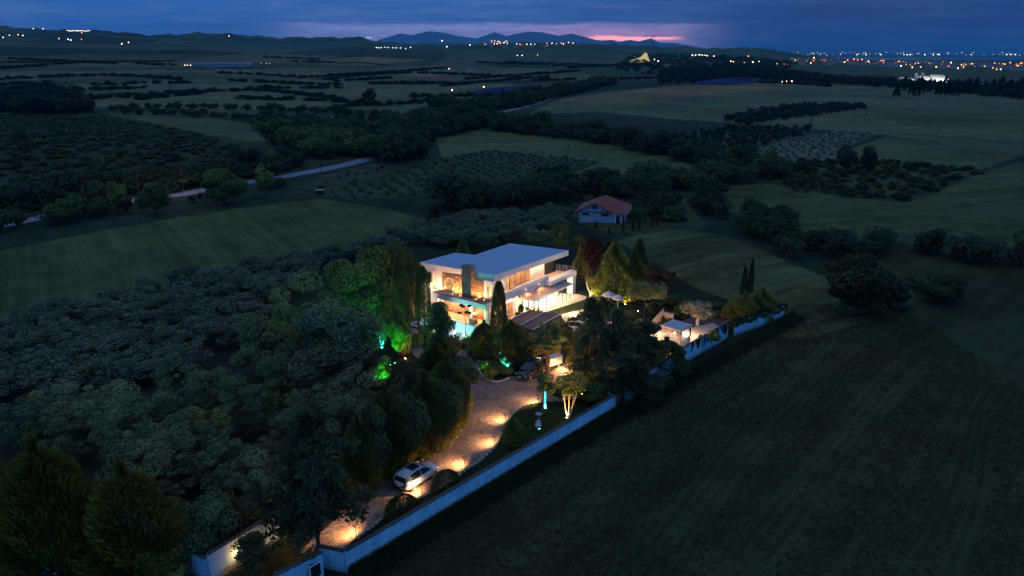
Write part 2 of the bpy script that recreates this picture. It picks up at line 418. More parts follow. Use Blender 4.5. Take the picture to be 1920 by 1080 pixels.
    a = me.attributes.new('rowk', 'FLOAT', 'POINT'); a.data.foreach_set('value', rs_)
    me.polygons.foreach_set('use_smooth', np.ones(len(F), bool))
    m, t, b = mat('fields')
    c = t.new('ShaderNodeAttribute', attribute_name='crop').outputs['Color']
    rv = t.new('ShaderNodeAttribute', attribute_name='rows').outputs['Vector']
    rk = t.new('ShaderNodeAttribute', attribute_name='rowk').outputs['Fac']
    pos = t.new('ShaderNodeNewGeometry').outputs['Position']
    s1 = t.noise(rv, .55, 3.0, .55); s2 = t.noise(rv, .11, 4.0, .6)
    st = t.m('ADD', t.ss(s1, .32, .68, -.5, .5), t.ss(s2, .3, .7, -.6, .6))
    patch = t.noise(pos, .012, 6.0, .6); fine = t.noise(pos, 2.6, 6.0, .72); mid = t.noise(pos, .16, 5.0, .6)
    f = t.m('MULTIPLY_ADD', t.m('MULTIPLY', st, rk), .62, 1.0)
    f = t.m('MULTIPLY', f, t.ss(patch, .25, .75, .70, 1.28)); f = t.m('MULTIPLY', f, t.ss(fine, .28, .72, .68, 1.32)); f = t.m('MULTIPLY', f, t.ss(mid, .3, .7, .80, 1.2))
    c2 = t.mix(t.ss(t.noise(pos, .035, 5.0, .6), .45, .7, 0, .5), c, t.mix(1.0, c, (1.35, 1.02, .65), 'MULTIPLY'))
    t.l.new(t.scale(c2, f), b.inputs['Base Color'])
    b.inputs['Roughness'].default_value = .95; b.inputs['Specular IOR Level'].default_value = .05
    bn = t.new('ShaderNodeBump'); bn.inputs['Strength'].default_value = .8; bn.inputs['Distance'].default_value = .35
    t.l.new(t.m('ADD', fine, t.m('MULTIPLY', s1, 1.0)), bn.inputs['Height']); t.l.new(bn.outputs[0], b.inputs['Normal'])
    me.materials.append(m)
    o = bpy.data.objects.new('ground', me); COL.objects.link(o)
    tag(o, 'rolling farmland of dark green and tan fields out to the hills', kind='structure')
#BG
def resample(pts, step):
    out = [pts[0]]
    for a, b in zip(pts, pts[1:]):
        n = max(1, int(math.hypot(b[0] - a[0], b[1] - a[1]) / step))
        out += [(a[0] + (b[0] - a[0]) * i / n, a[1] + (b[1] - a[1]) * i / n) for i in range(1, n + 1)]
    return out
def spline(pts, n=8):
    out = []; P = [pts[0]] + list(pts) + [pts[-1]]
    for i in range(1, len(P) - 2):
        for k in range(n):
            t = k / n; q = []
            for d in range(len(pts[0])):
                a, b, c, e = P[i - 1][d], P[i][d], P[i + 1][d], P[i + 2][d]
                q.append(.5 * (2 * b + (c - a) * t + (2 * a - 5 * b + 4 * c - e) * t * t + (3 * b - a - 3 * c + e) * t ** 3))
            out.append(tuple(q))
    out.append(tuple(pts[-1])); return out
def ribbon(name, pts, w, lift, m, step=4.0, label=None, z=None):
    pts = resample(spline(pts), step); mb = MB(); vs = []; fs = []
    for i, p in enumerate(pts):
        a = pts[max(i - 1, 0)]; b = pts[min(i + 1, len(pts) - 1)]
        dx, dy = b[0] - a[0], b[1] - a[1]; l = math.hypot(dx, dy) + 1e-9; nx, ny = -dy / l, dx / l
        for s in (-1, -.33, .33, 1):
            x, y = p[0] + nx * s * w / 2, p[1] + ny * s * w / 2
            vs.append((x, y, (float(terrain(x, y)) if z is None else z) + lift))
    for i in range(len(pts) - 1):
        for k in range(3): fs.append((i * 4 + k, i * 4 + k + 4, i * 4 + k + 5, i * 4 + k + 1))
    mb.add(vs, fs, 0, True); o = mb.obj(name, m)
    return tag(o, label, kind='structure')
TRACKS = [resample(spline([flat(*p) for p in a], 4), 1.0) for a in ([(1717,663),(1654,709),(1596,781),(1534,858),(1428,979),(1360,1070)], [(1765,661),(1688,728),(1630,800),(1553,897),(1457,1022),(1410,1079)],
             [(1914,656),(1868,715),(1823,781),(1794,897),(1736,1027),(1700,1090)], [(1950,690),(1885,760),(1852,810),(1832,935),(1784,1060),(1770,1090)], [(1560,640),(1430,760),(1330,880),(1240,1000),(1180,1080)], [(1600,650),(1480,770),(1375,890),(1290,1000),(1230,1080)])]
build_ground()
def wpts(px): return [at(*p)[:2] for p in px]
M['asphalt'] = basic('asphalt', (.20, .225, .26), .8, var=.2, nscale=.4, bump=.2, bscale=8)
M['dark_asphalt'] = basic('dark_asphalt', (.09, .09, .095), .85, var=.2, nscale=.6, bump=.2, bscale=8)
M['track'] = basic('pressed_soil', (.020, .028, .014), .95, var=.4, nscale=.7)
M['paint'] = basic('road_paint', (.7, .7, .68), .6)
M['soil'] = basic('dry_soil', (.16, .13, .095), .95, var=.3, nscale=.3)
ribbon('road', wpts([(-60,432),(30,418),(125,397),(200,384),(240,377),(330,366),(380,357),(440,346),(520,333),(600,319),(660,306),(705,292),(722,276),(745,258),(775,247),(826,237),(880,226),(935,212),(985,200),(1030,186),(1060,172)]), 4.8, .06, M['asphalt'], 4, 'pale country road winding through the fields')
ribbon('verge', wpts([(125,400),(240,380),(380,360),(520,336),(660,309),(705,295)]), 6.6, .03, M['track'], 4)
ribbon('farm_track', wpts([(1150,430),(1230,424),(1300,432),(1400,455),(1480,490),(1560,522)]), 1.1, .05, M['track'], 3)
ribbon('farm_track', wpts([(1560,270),(1660,252),(1760,256),(1920,270)]), 2.4, .05, M['track'], 6)
ribbon('farm_track', wpts([(1690,376),(1780,345),(1850,318),(1920,290)]), 1.6, .05, M['track'], 6)
ribbon('farm_track', wpts([(1400,112),(1430,130),(1480,150),(1560,156),(1700,163)]), 4, .1, M['soil'], 20)
# ------------------------------------------------------------------ plants: unit-size meshes (height 1, crown width about 1)
def rdir(g, n): 
    v = g.normal(size=(n, 3)); return v / np.linalg.norm(v, axis=1, keepdims=True)
def quads(c, nrm, size, g, asp=1.6, along=None):
    n = len(c); size = np.broadcast_to(size, (n,))[:, None]
    r = rdir(g, n) if along is None else along
    a = r - nrm * (r * nrm).sum(1, keepdims=True) if along is None else r
    a /= np.linalg.norm(a, axis=1, keepdims=True) + 1e-9
    b = np.cross(nrm, a); b /= np.linalg.norm(b, axis=1, keepdims=True) + 1e-9
    a = a * size * asp * .5; b = b * size * .5
    k = g.uniform(.6, 1.0, (n, 1))
    V = np.stack([c - a, c + b * k, c + a, c - b], 1).reshape(-1, 3)
    return V, np.arange(4 * n).reshape(n, 4)
def leaves(name, V, F, tone): return quadmesh(name, V, F, [M['leaf']], np.repeat(tone, 4))
def lobes(g, k, c, r, lr):
    L = []
    for i in range(k):
        d = rdir(g, 1)[0]; q = g.uniform(.35, 1.0) ** .5
        L.append((c + d * r * q * g.uniform(.85, 1.15), lr * g.choice([.5, .7, .9, 1.1, 1.45] if k > 24 else [.8, 1., 1.2])))
    return L
def crown_broad(name, seed, n, size, k=16, cz=.60, rz=.30, rx=.34, lr=.15, flatb=.5):
    g = np.random.default_rng(seed)
    L = lobes(g, k, np.array([0, 0, cz]), np.array([rx, rx, rz]), lr)
    ci = g.integers(0, k, n); C = np.array([l[0] for l in L])[ci]; Rr = np.array([l[1] for l in L])[ci]
    tl = g.uniform(.72, 1.28, k)[ci]
    d = rdir(g, n); d[:, 2] = np.where(d[:, 2] < 0, d[:, 2] * flatb, d[:, 2])
    rad = Rr * (.70 + .38 * g.random(n) ** .6)
    P = C + d * rad[:, None] * np.array([1, 1, .85])
    nr = d * .8 + rdir(g, n) * .6 + np.array([0, 0, .25]); nr /= np.linalg.norm(nr, axis=1, keepdims=True)
    V, F = quads(P, nr, size * g.uniform(.6, 1.3, n), g)
    return leaves(name, V, F, tl * g.uniform(.7, 1.3, n))
def crown_conifer(name, seed, n, prof, size=.07, up=.9, out=.7, lump=.16, asp=3.2, kl=9):
    g = np.random.default_rng(seed)
    t = g.random(n) ** .85; ph = g.uniform(0, 2 * PI, n)
    ph0 = g.uniform(0, 2 * PI, 6)
    l = sum(np.sin(ph * (j + 2) + t * (7 + 4 * j) + ph0[j]) for j in range(4)) / 4
    R0 = prof(t) * (1 + lump * l) * (.72 + .3 * g.random(n))
    P = np.stack([np.cos(ph) * R0, np.sin(ph) * R0, t], 1)
    a = np.stack([np.cos(ph) * out, np.sin(ph) * out, np.full(n, up)], 1) + rdir(g, n) * .35
    a /= np.linalg.norm(a, axis=1, keepdims=True)
    nr = np.cross(a, rdir(g, n)); nr /= np.linalg.norm(nr, axis=1, keepdims=True)
    V, F = quads(P, nr, size * g.uniform(.6, 1.3, n), g, asp, a)
    tone = (1 + .45 * l) * g.uniform(.5, 1.45, n)
    return leaves(name, V, F, tone)
def crown_pine(name, seed, n, size=.028, nb=34, wid=.40, z0=.18):
    g = np.random.default_rng(seed); Cs = []; Rs = []; T = []
    for i in range(nb):
        t = z0 + (1 - z0) * (i + g.random()) / nb; ph = g.uniform(0, 2 * PI)
        Ln = wid * (math.sin(min(1, (1.03 - t) / (1 - z0)) * PI * .62) ** .8) * g.uniform(.6, 1.1)
        for q in range(4):
            f = (q + 1) / 4
            Cs.append([math.cos(ph + .2 * g.normal()) * Ln * f, math.sin(ph + .2 * g.normal()) * Ln * f, t - .05 * f + .04 * g.normal() * .5]); Rs.append(.045 + .045 * f); T.append(g.uniform(.7, 1.3))
    Cs = np.array(Cs); Rs = np.array(Rs); T = np.array(T)
    ci = g.integers(0, len(Cs), n); d = rdir(g, n) * np.array([1.25, 1.25, .5])
    P = Cs[ci] + d * Rs[ci][:, None] * (.4 + .7 * g.random((n, 1)))
    P[:, 2] = np.minimum(P[:, 2], 1.0)
    a = d * .7 + np.array([0, 0, .35]) + rdir(g, n) * .5; a /= np.linalg.norm(a, axis=1, keepdims=True)
    nr = np.cross(a, rdir(g, n)); nr /= np.linalg.norm(nr, axis=1, keepdims=True)
    V, F = quads(P, nr, size * g.uniform(.6, 1.3, n), g, 2.6, a)
    return leaves(name, V, F, T[ci] * g.uniform(.7, 1.3, n))
def trunk_mesh(name, seed, m, h=.55, r=.028, limbs=6, spread=.26, base=.0, lean=0):
    g = random.Random(seed); mb = MB()
    pts = [(0, 0, base), (g.uniform(-.01, .01), g.uniform(-.01, .01), h * .35), (g.uniform(-.02, .02) + lean, g.uniform(-.02, .02), h * .7), (lean * 1.5, 0, h)]
    mb.tube(pts, [r * 1.25, r * .9, r * .7, r * .4], 8)
    for i in range(limbs):
        z = h * g.uniform(.45, .95); a = 2 * PI * (i + g.random() * .6) / limbs; L = spread * g.uniform(.6, 1.1)
        e = (math.cos(a) * L, math.sin(a) * L, z + L * g.uniform(.5, 1.0)); mm = (e[0] * .45, e[1] * .45, z + (e[2] - z) * .35)
        mb.tube([(0, 0, z), mm, e], [r * .5, r * .34, r * .12], 5, cap=False)
    return mb.mesh(name, m)
pr_ley = lambda t: .5 * np.clip(np.sin(np.clip(t * .97 + .12, 0, 1) * PI) ** .55, .03, 1) * (1.04 - .25 * t)
pr_cone = lambda t: .5 * (1.02 - t) ** .75 * np.clip(.55 + t * 6, 0, 1)
pr_col = lambda t: .5 * np.clip(np.sin(np.clip(t * .93 + .07, 0, 1) * PI) ** .42, .02, 1)
pr_cyp = lambda t: .5 * np.clip((1.03 - t) ** .42 * np.clip(.72 + t * 1.4, 0, 1.0), .02, 1)
ME = {
 'broad': [crown_broad('broad_crown', 10 + i, 12000, .026, k=40, lr=.115) for i in range(4)],
 'airy': [crown_broad('airy_crown', 20 + i, 11000, .019, k=64, cz=.55, rz=.43, rx=.34, lr=.078) for i in range(3)],
 'round': [crown_broad('round_crown', 30 + i, 6500, .040, k=18, cz=.52, rz=.34, rx=.33, lr=.17, flatb=.9) for i in range(2)],
 'olive': [crown_broad('olive_crown', 40 + i, 2600, .042, k=26, cz=.56, rz=.28, rx=.38, lr=.14) for i in range(4)],
 'ley': [crown_conifer('cypress_crown', 50 + i, 9000, pr_ley, .022, .9, .9, .30, 4.4) for i in range(3)],
 'cone': [crown_conifer('cone_crown', 60 + i, 6000, pr_cone, .026, .1, 1.0, .25, 3.2) for i in range(2)],
 'col': [crown_conifer('column_crown', 70 + i, 9000, pr_col, .024, .9, .6, .16, 1.9) for i in range(2)],
 'cyp': [crown_conifer('pointed_crown', 75, 11000, pr_cyp, .024, .9, .5, .09, 1.9)],
 'pine': [crown_pine('pine_crown', 80 + i, 9000, .024) for i in range(3)],
 'shrub': [crown_broad('shrub_crown', 90 + i, 2600, .060, k=14, cz=.42, rz=.30, rx=.32, lr=.22, flatb=1) for i in range(3)],
 'clipped': [crown_conifer('clipped_crown', 95, 7000, lambda t: .5 * np.sqrt(np.clip(1 - (t * .98) ** 2.2, 0, 1)), .026, .8, .8, .012, 1.6)],
 'far': [crown_broad('hedgerow_crown', 100 + i, 760, .075, k=12, cz=.52, rz=.30, rx=.33, lr=.22, flatb=.9) for i in range(4)],
 'umb': [crown_broad('umbrella_crown', 110, 5200, .030, k=26, cz=.72, rz=.14, rx=.40, lr=.12)],
 'bare': [crown_broad('sparse_crown', 115, 900, .040, k=14, cz=.70, rz=.22, rx=.34, lr=.12)],
}
TR = {
 'std': [trunk_mesh('tree_trunk', i, M['bark']) for i in range(3)],
 'short': [trunk_mesh('short_trunk', 5 + i, M['bark'], h=.45, r=.04, spread=.3) for i in range(2)],
 'thin': [trunk_mesh('thin_trunk', 8, M['bark'], h=.9, r=.022, limbs=0)],
 'straight': [trunk_mesh('straight_trunk', 9, M['bark'], h=.95, r=.02, limbs=10, spread=.2)],
}
def far_tree_mesh(i):      # crown and trunk in one small mesh
    c = ME['far'][i]; n = len(c.vertices); V = np.zeros(n * 3, np.float32); c.vertices.foreach_get('co', V); V = V.reshape(-1, 3)
    t = np.zeros(n, np.float32); c.attributes['tone'].data.foreach_get('value', t)
    tv = np.array([(a * r, b * r, z) for z, r in ((0, .03), (.5, .018)) for a, b in ((1, 0), (0, 1), (-1, 0), (0, -1))], np.float32)
    tf = np.array([(k, (k + 1) % 4, 4 + (k + 1) % 4, 4 + k) for k in range(4)]) + n
    F = np.concatenate([np.arange(n).reshape(-1, 4), tf])
    me = quadmesh('hedgerow_tree', np.concatenate([V, tv]), F, [M['leaf'], M['bark']], np.concatenate([t, np.ones(8)]))
    mi = np.zeros(len(F), np.int32); mi[-4:] = 1; me.polygons.foreach_set('material_index', mi); return me
FAR = [far_tree_mesh(i) for i in range(4)]
def lobj(name, me, parent=None, col=None):
    o = bpy.data.objects.new(name, me); COL.objects.link(o); o.parent = parent
    if col: o.color = (*col, 1)
    return o
def tree(kind, x, y, h, w, col, label, name='tree', cat='tree', tr='std', group=None, z=0.0, tall=1.0, v=None, rz=None, tiltz=None):
    i = rnd.randrange(99) if v is None else v
    o = thing(name, label, cat, (x, y, z), rnd.uniform(0, 6.28) if rz is None else rz, group)
    c = lobj('crown', ME[kind][i % len(ME[kind])], o, tuple(min(.27, a_ * b_) for a_, b_ in zip(col, (4.0, 3.2, 2.9)))); c.scale = (w, w, h)
    if tr:
        t = lobj('trunk', TR[tr][i % len(TR[tr])], o); t.scale = (max(w * .5, h * .62) if tr != 'thin' else h,) * 2 + (h,)
    return o
def ptree(kind, px, pyb, pyt, wpx, col, label, **kw):      # stands at the pixel (px, pyb) on the ground, its top seen at pyt
    z = kw.pop('z', 0.0)
    if z: x, y = flat(px, pyb, z)
    else:
        q = at(px, pyb); x, y = q[0], q[1]; z = q[2]
    lo, hi = 0.2, 40.0
    for _ in range(30):
        m = (lo + hi) / 2
        if pix(x, y, z + m)[1] > pyt: lo = m
        else: hi = m
    d = y * CP - (z - CAMH) * SP
    return tree(kind, x, y, lo, wpx * d / FPX, col, label, z=z, **kw)
BR, LG, DG, BG, YG = (.060,.085,.030), (.085,.115,.045), (.034,.052,.024), (.055,.075,.060), (.110,.120,.035)
# ------------------------------------------------------------------ the villa (local frame: x along the long glazed side, y along the stone front)
M['plaster'] = basic('white_plaster', (.74, .72, .69), .8, var=.06, nscale=.7, bump=.12, bscale=30)
M['membrane'] = basic('roof_membrane', (.40, .50, .60), .75, var=.05, nscale=.35, bump=.1, bscale=4)
M['trim'] = basic('white_trim', (.78, .78, .77), .55, var=.03)
M['tile'] = basic('terrace_tile', (.52, .40, .31), .55, var=.12, nscale=1.3)
M['wood'] = basic('brown_wood', (.30, .13, .05), .55, var=.3, nscale=6)
M['darkwood'] = basic('dark_slat', (.12, .055, .055), .6, var=.3, nscale=3)
M['metal'] = basic('dark_metal', (.05, .05, .055), .4, metal=.6)
M['steel'] = basic('brushed_steel', (.6, .58, .54), .35, metal=.7)
M['terracotta'] = basic('terracotta', (.42, .19, .11), .7, var=.15)
M['red'] = basic('red_paint', (.45, .07, .03), .5)
M['cushion'] = basic('white_cushion', (.72, .70, .68), .9, var=.05)
def stonemat(name, a, b2):
    m, t, b = mat(name)
    r = t.new('ShaderNodeNewGeometry').outputs['Random Per Island']
    c = t.mix(r, a, b2); p = t.new('ShaderNodeTexCoord').outputs['Object']
    c = t.scale(c, t.ss(t.noise(p, 9.0, 6.0, .7), .25, .75, .6, 1.35))
    t.l.new(c, b.inputs['Base Color']); b.inputs['Roughness'].default_value = .9
    bn = t.new('ShaderNodeBump'); bn.inputs['Strength'].default_value = .7; bn.inputs['Distance'].default_value = .04
    t.l.new(t.noise(p, 14.0, 5.0), bn.inputs['Height']); t.l.new(bn.outputs[0], b.inputs['Normal']); return m
M['stone'] = stonemat('rough_stone', (.50, .31, .20), (.24, .13, .085))
M['greystone'] = stonemat('grey_stone', (.34, .27, .20), (.19, .145, .11))
M['mortar'] = basic('mortar', (.10, .07, .05), .95)
def glassmat():
    m, t, b = mat('clear_glass'); tr = t.new('ShaderNodeBsdfTransparent'); gl = t.new('ShaderNodeBsdfGlossy'); gl.inputs['Roughness'].default_value = .03
    fr = t.new('ShaderNodeFresnel'); fr.inputs[0].default_value = 1.5
    mx = t.new('ShaderNodeMixShader'); mx.inputs[0].default_value = .06; tr.inputs[0].default_value = (.93, .96, .93, 1)
    t.l.new(tr.outputs[0], mx.inputs[1]); t.l.new(gl.outputs[0], mx.inputs[2]); t.l.new(mx.outputs[0], t.n['Material Output'].inputs['Surface']); return m
M['glass'] = glassmat()
def litpane(name, a, b2, s, sc=1.3):
    m, t, b = mat(name); p = t.new('ShaderNodeTexCoord').outputs['Object']
    n = t.ss(t.noise(p, sc, 3.0), .35, .65)
    b.inputs['Base Color'].default_value = (.1, .08, .06, 1); b.inputs['Roughness'].default_value = .08
    t.l.new(t.mix(n, a, b2), b.inputs['Emission Color']); b.inputs['Emission Strength'].default_value = s; return m
M['litpane'] = litpane('lit_window_glass', (.62, .20, .045), (1.0, .48, .17), .62)
M['litround'] = litpane('lit_round_glass', (.40, .22, .05), (.75, .46, .13), .65)
M['darkpane'] = basic('dark_glass', (.02, .025, .03), .06, spec=.8)
def water(name, col, es=0.0, ec=(0, 0, 0)):
    m, t, b = mat(name); b.inputs['Base Color'].default_value = (*col, 1); b.inputs['Roughness'].default_value = .06
    bn = t.new('ShaderNodeBump'); bn.inputs['Strength'].default_value = .25; bn.inputs['Distance'].default_value = .03
    t.l.new(t.noise(t.new('ShaderNodeNewGeometry').outputs['Position'], 2.2, 3.0), bn.inputs['Height']); t.l.new(bn.outputs[0], b.inputs['Normal'])
    return m, t, b
def point(name, parent, loc, power, col, rad=.06, spot=None, aim=None, blend=.6):
    l = bpy.data.lights.new(name, 'SPOT' if spot else 'POINT'); l.energy = power; l.color = col; l.shadow_soft_size = rad
    if spot: l.spot_size = R(spot); l.spot_blend = blend
    o = bpy.data.objects.new(name, l); COL.objects.link(o); o.parent = parent; o.location = loc
    if aim: o.rotation_euler = (Vector(aim) - Vector(loc)).to_track_quat('-Z', 'Y').to_euler()
    return o
WARM = (1.0, .45, .16); WARM2 = (1.0, .60, .31); CYAN = (.05, .75, 1.0); GREEN = (.03, 1.0, .12)

HO = flat(927.2, 516.3, 7.0); HTH = R(53.7)
HU = (math.cos(HTH), math.sin(HTH)); HV = (-HU[1], HU[0])
def hw(u, v): return (HO[0] + u * HU[0] + v * HV[0], HO[1] + u * HU[1] + v * HV[1])
def hloc(px, py, z):
    q = flat(px, py, z); dx, dy = q[0] - HO[0], q[1] - HO[1]; return (dx * HU[0] + dy * HU[1], dx * HV[0] + dy * HV[1])
house = thing('villa', 'white two storey flat roofed villa with stone front and glowing windows', 'house', (HO[0], HO[1], 0), HTH)

MB().prism([(0, 0), (18.4, -.88), (16.6, 9.54), (7.25, 9.45), (6.48, 12.8), (-1.1, 13.4)], 6.15, 7.0).obj('roof', [M['plaster']], house)
rf = MB().prism([(.16, .18), (18.2, -.68), (16.45, 9.36), (7.1, 9.27), (6.34, 12.62), (-.9, 13.2)], 7.002, 7.03).obj('roof_membrane', [M['membrane']], house)
MB().prism([(-.45, 1.2), (17.2, 1.2), (16.2, 9.3), (-.45, 9.3)], 3.3, 6.149).obj('upper_wall', [M['plaster']], house)
MB().box(-.45, .06, 3.3, 2.9, 1.199, 6.149).obj('corner_wall', [M['plaster']], house)
MB().prism([(-.8, 9.302), (6.4, 9.302), (6.3, 12.6), (-1.0, 13.2)], 0, 6.149).obj('wing_wall', [M['plaster']], house)
MB().box(-.5, 4.2, 0, 16.5, 9.3, 3.05).obj('lower_wall', [M['plaster']], house)
# ground floor, front face and side face
MB().box(-.5, 1.3, 0, -.25, 4.199, 3.05).obj('wall', [M['plaster']], house)
MB().box(-.25, -.55, 0, .05, 1.3, 3.05).box(.05, -.55, 0, 4.9, -.3, 3.05).obj('side_wall', [M['plaster']], house)
MB().box(-.2, -.3, -.05, 16.5, 4.199, .06).obj('interior_floor', [M['tile']], house)
MB().box(16.3, -.3, .06, 16.5, 4.199, 3.05).obj('end_wall', [M['plaster']], house)
# slabs
MB().box(-2.5, -.35, 2.45, -.46, 9.95, 3.28).obj('balcony_slab', [M['trim']], house)
MB().box(-2.38, -.2, 3.282, -.52, 9.8, 3.31).obj('balcony_floor', [M['tile']], house)
MB().box(-2.5, -.36, 3.28, -2.42, 9.95, 3.36).obj('balcony_edge', [M['metal']], house)
MB().box(-.458, -1.0, 3.052, 12.3, 1.2, 3.3).obj('terrace_slab', [M['trim']], house)
MB().box(-.3, -.86, 3.302, 17.2, 1.19, 3.33).obj('terrace_floor', [M['tile']], house)
MB().box(-.458, -1.15, 3.7, 12.3, -1.0, 4.4).obj('parapet', [M['trim']], house)
MB().box(-.46, -1.10, 2.98, 12.3, -1.002, 3.698).obj('fascia', [M['trim']], house)
MB().box(12.302, -2.1, 2.98, 18.6, .35, 3.3).box(11.4, -2.1, 2.98, 12.3, -1.16, 3.3).obj('end_slab', [M['trim']], house)
MB().box(12.31, -1.15, 3.301, 18.45, 1.19, 3.325).obj('end_terrace_floor', [M['tile']], house)
MB().prism([(11.0, -1.16), (11.0, -2.3), (18.75, -2.3), (18.75, -1.16)], 3.06, 3.78).obj('frame_beam', [M['trim']], house)
MB().box(17.75, -2.2, 0, 18.7, -1.2, 3.058).obj('frame_pillar', [M['trim']], house)
MB().box(15.6, .3, 0, 16.2, .9, 2.978).obj('pillar', [M['trim']], house)

def stones(name, o, w, h, mtl, parent, ax='v', face=-.5, thick=.07, seed=1, hole=None, label=None, rh=(.13, .24)):
    g = random.Random(seed); mb = MB(); z = 0
    while z < h - .05:
        r = min(g.uniform(*rh), h - z); x = 0
        while x < w - .02:
            l = min(g.uniform(.25, .75), w - x); d = thick * g.uniform(.4, 1.3)
            cx, cz = x + l / 2, z + r / 2
            if not (hole and (cx - hole[0]) ** 2 + (cz - hole[1]) ** 2 < (hole[2] + .08) ** 2):
                a, b = o[1] + x + .012, o[1] + x + l - .012
                if ax == 'v': mb.box(o[0] - d, a, o[2] + z + .01, o[0], b, o[2] + z + r - .01)
                else: mb.box(a, o[0] - d, o[2] + z + .01, b, o[0], o[2] + z + r - .01)
            x += l
        z += r
    q = mb.obj(name, [mtl], parent); q['kind'] = 'stuff'; 
    if label: q['label'] = label
    return q
MB().box(-.56, 1.66, 3.31, -.452, 10.5, 6.0).obj('cladding_base', [M['mortar']], house)
stones('stone_cladding', (-.562, 1.68, 3.33), 8.8, 2.66, M['stone'], house, seed=3, hole=(7.93 - 1.68, 4.45 - 3.33, .98))
MB().box(-.55, 4.6, .02, -.503, 9.2, 2.44).obj('lower_cladding_base', [M['mortar']], house)
stones('lower_stone_cladding', (-.552, 4.62, .05), 4.6, 2.38, M['stone'], house, seed=5)
MB().box(-.55, 1.7, .02, -.503, 2.9, 2.44).obj('cladding_base', [M['mortar']], house)
stones('lower_stone_cladding', (-.552, 1.72, .05), 1.15, 2.38, M['stone'], house, seed=6)
ch = MB().box(-1.55, 3.1, 3.315, -.64, 4.75, 7.95).obj('chimney', [M['mortar']], house)
stones('stone_cladding', (-1.552, 3.08, 3.33), 1.69, 4.6, M['greystone'], ch, seed=8, thick=.08)
c2 = stones('side_stone_cladding', (3.098, -1.56, 3.33), .95, 4.6, M['stone'], ch, ax='u', seed=9, thick=.08)
MB().box(-1.66, 3.0, 7.952, -.5, 4.85, 8.05).obj('chimney_cap', [M['greystone']], ch)
# round window
rw = thing('round_window', None, None); rw.parent = house; rw.location = (-.64, 7.93, 4.45)
mb = MB(); n = 32
for k in range(n):
    a0, a1 = 2 * PI * k / n, 2 * PI * (k + 1) / n
    for r0, r1, x0, x1 in ((.86, 1.0, -.06, .06),):
        vs = [(x, r * math.cos(a), r * math.sin(a)) for a in (a0, a1) for x in (x0, x1) for r in (r0, r1)]
        mb.add(vs, [(0, 1, 5, 4), (2, 6, 7, 3), (0, 4, 6, 2), (1, 3, 7, 5)])
mb.obj('frame', [M['trim']], rw)
MB().add([(0, 0, 0)] + [(0, .87 * math.cos(2 * PI * k / n), .87 * math.sin(2 * PI * k / n)) for k in range(n)], [(0, 1 + (k + 1) % n, 1 + k) for k in range(n)]).obj('pane', [M['litround']], rw)
MB().box(-.05, -.87, -.05, .03, .87, .03).obj('mullion', [M['metal']], rw)
# windows on the long side
def window(parent, p0, p1, z0, z1, n, pane, frame, axis='u', pos=0.0, out=-1, name='window', bar=None):
    w = thing(name, None, None); w.parent = parent
    d = .06 * out
    def bx(a0, a1, za, zb, t0, t1): 
        lo, hi = sorted((pos + t0 * out, pos + t1 * out))
        return (a0, lo, za, a1, hi, zb) if axis == 'u' else (lo, a0, za, hi, a1, zb)
    mb = MB(); f = .07
    mb.box(*bx(p0, p1, z0, z0 + f, 0, .1)); mb.box(*bx(p0, p1, z1 - f, z1, 0, .1))
    for i in range(n + 1):
        x = p0 + (p1 - p0 - f) * i / n; mb.box(*bx(x, x + f, z0 + f, z1 - f, 0, .1))
    if bar: mb.box(*bx(p0 + f, p1 - f, z0 + bar, z0 + bar + .05, .0, .08))
    mb.obj('frame', [frame], w)
    for i in range(n):
        a = p0 + (p1 - p0 - f) * i / n + f; b = p0 + (p1 - p0 - f) * (i + 1) / n
        MB().box(*bx(a, b, z0 + f, z1 - f, .02, .04)).obj('pane', [pane], w)
    return w
fv = 1.2
window(house, 3.75, 5.1, 3.35, 5.9, 1, M['litpane'], M['wood'], pos=fv, name='glazed_door')
window(house, 5.2, 6.5, 3.35, 5.9, 1, M['litpane'], M['wood'], pos=fv, name='glazed_door', bar=1.0)
window(house, 6.75, 10.4, 3.75, 5.9, 3, M['litpane'], M['wood'], pos=fv, bar=.5)
window(house, 14.6, 17.1, 3.35, 5.9, 3, M['darkpane'], M['metal'], pos=fv, name='sliding_door')
MB().box(11.2, fv - .06, 4.2, 13.3, fv - .001, 5.5).obj('wall_panel', [M['trim']], house)
MB().box(11.28, fv - .075, 4.28, 13.22, fv - .061, 5.42).obj('wall_relief', [M['plaster']], house)
# front, other openings
window(house, 11.25, 12.0, 4.1, 5.7, 1, M['darkpane'], M['darkwood'], axis='v', pos=-.93, bar=.8)
MB().box(-.50, .72, 3.4, -.452, 1.05, 5.2).obj('narrow_window', [M['litround']], house)
MB().box(-1.5, 10.55, 3.3, -.9, 10.75, 6.1).obj('drain_pipe', [M['trim']], house)
window(house, 3.05, 4.45, .1, 2.42, 4, M['litpane'], M['metal'], axis='v', pos=-.51, name='glazed_door')
window(house, .2, 1.2, .1, 2.3, 1, M['litpane'], M['wood'], axis='v', pos=-.26, name='glazed_door')
window(house, 2.4, 3.5, .08, 2.3, 1, M['litpane'], M['wood'], pos=-.56, name='wooden_door', bar=1.1)
MB().box(-1.9, -.2, 0, -1.5, .2, 2.448).obj('column', [M['plaster']], house); MB().box(-1.9, 3.0, 0, -1.5, 3.4, 2.448).obj('column', [M['plaster']], house)
MB().box(-1.9, 9.4, 0, -1.5, 9.8, 2.448).obj('column', [M['plaster']], house)
# corner pergola bars over the balcony end
for i in range(4): MB().beam((-2.4, .1 + i * .55, 3.40), (-.6, .1 + i * .55, 3.40), .07, .1).obj('balcony_bar', [M['metal']], house)
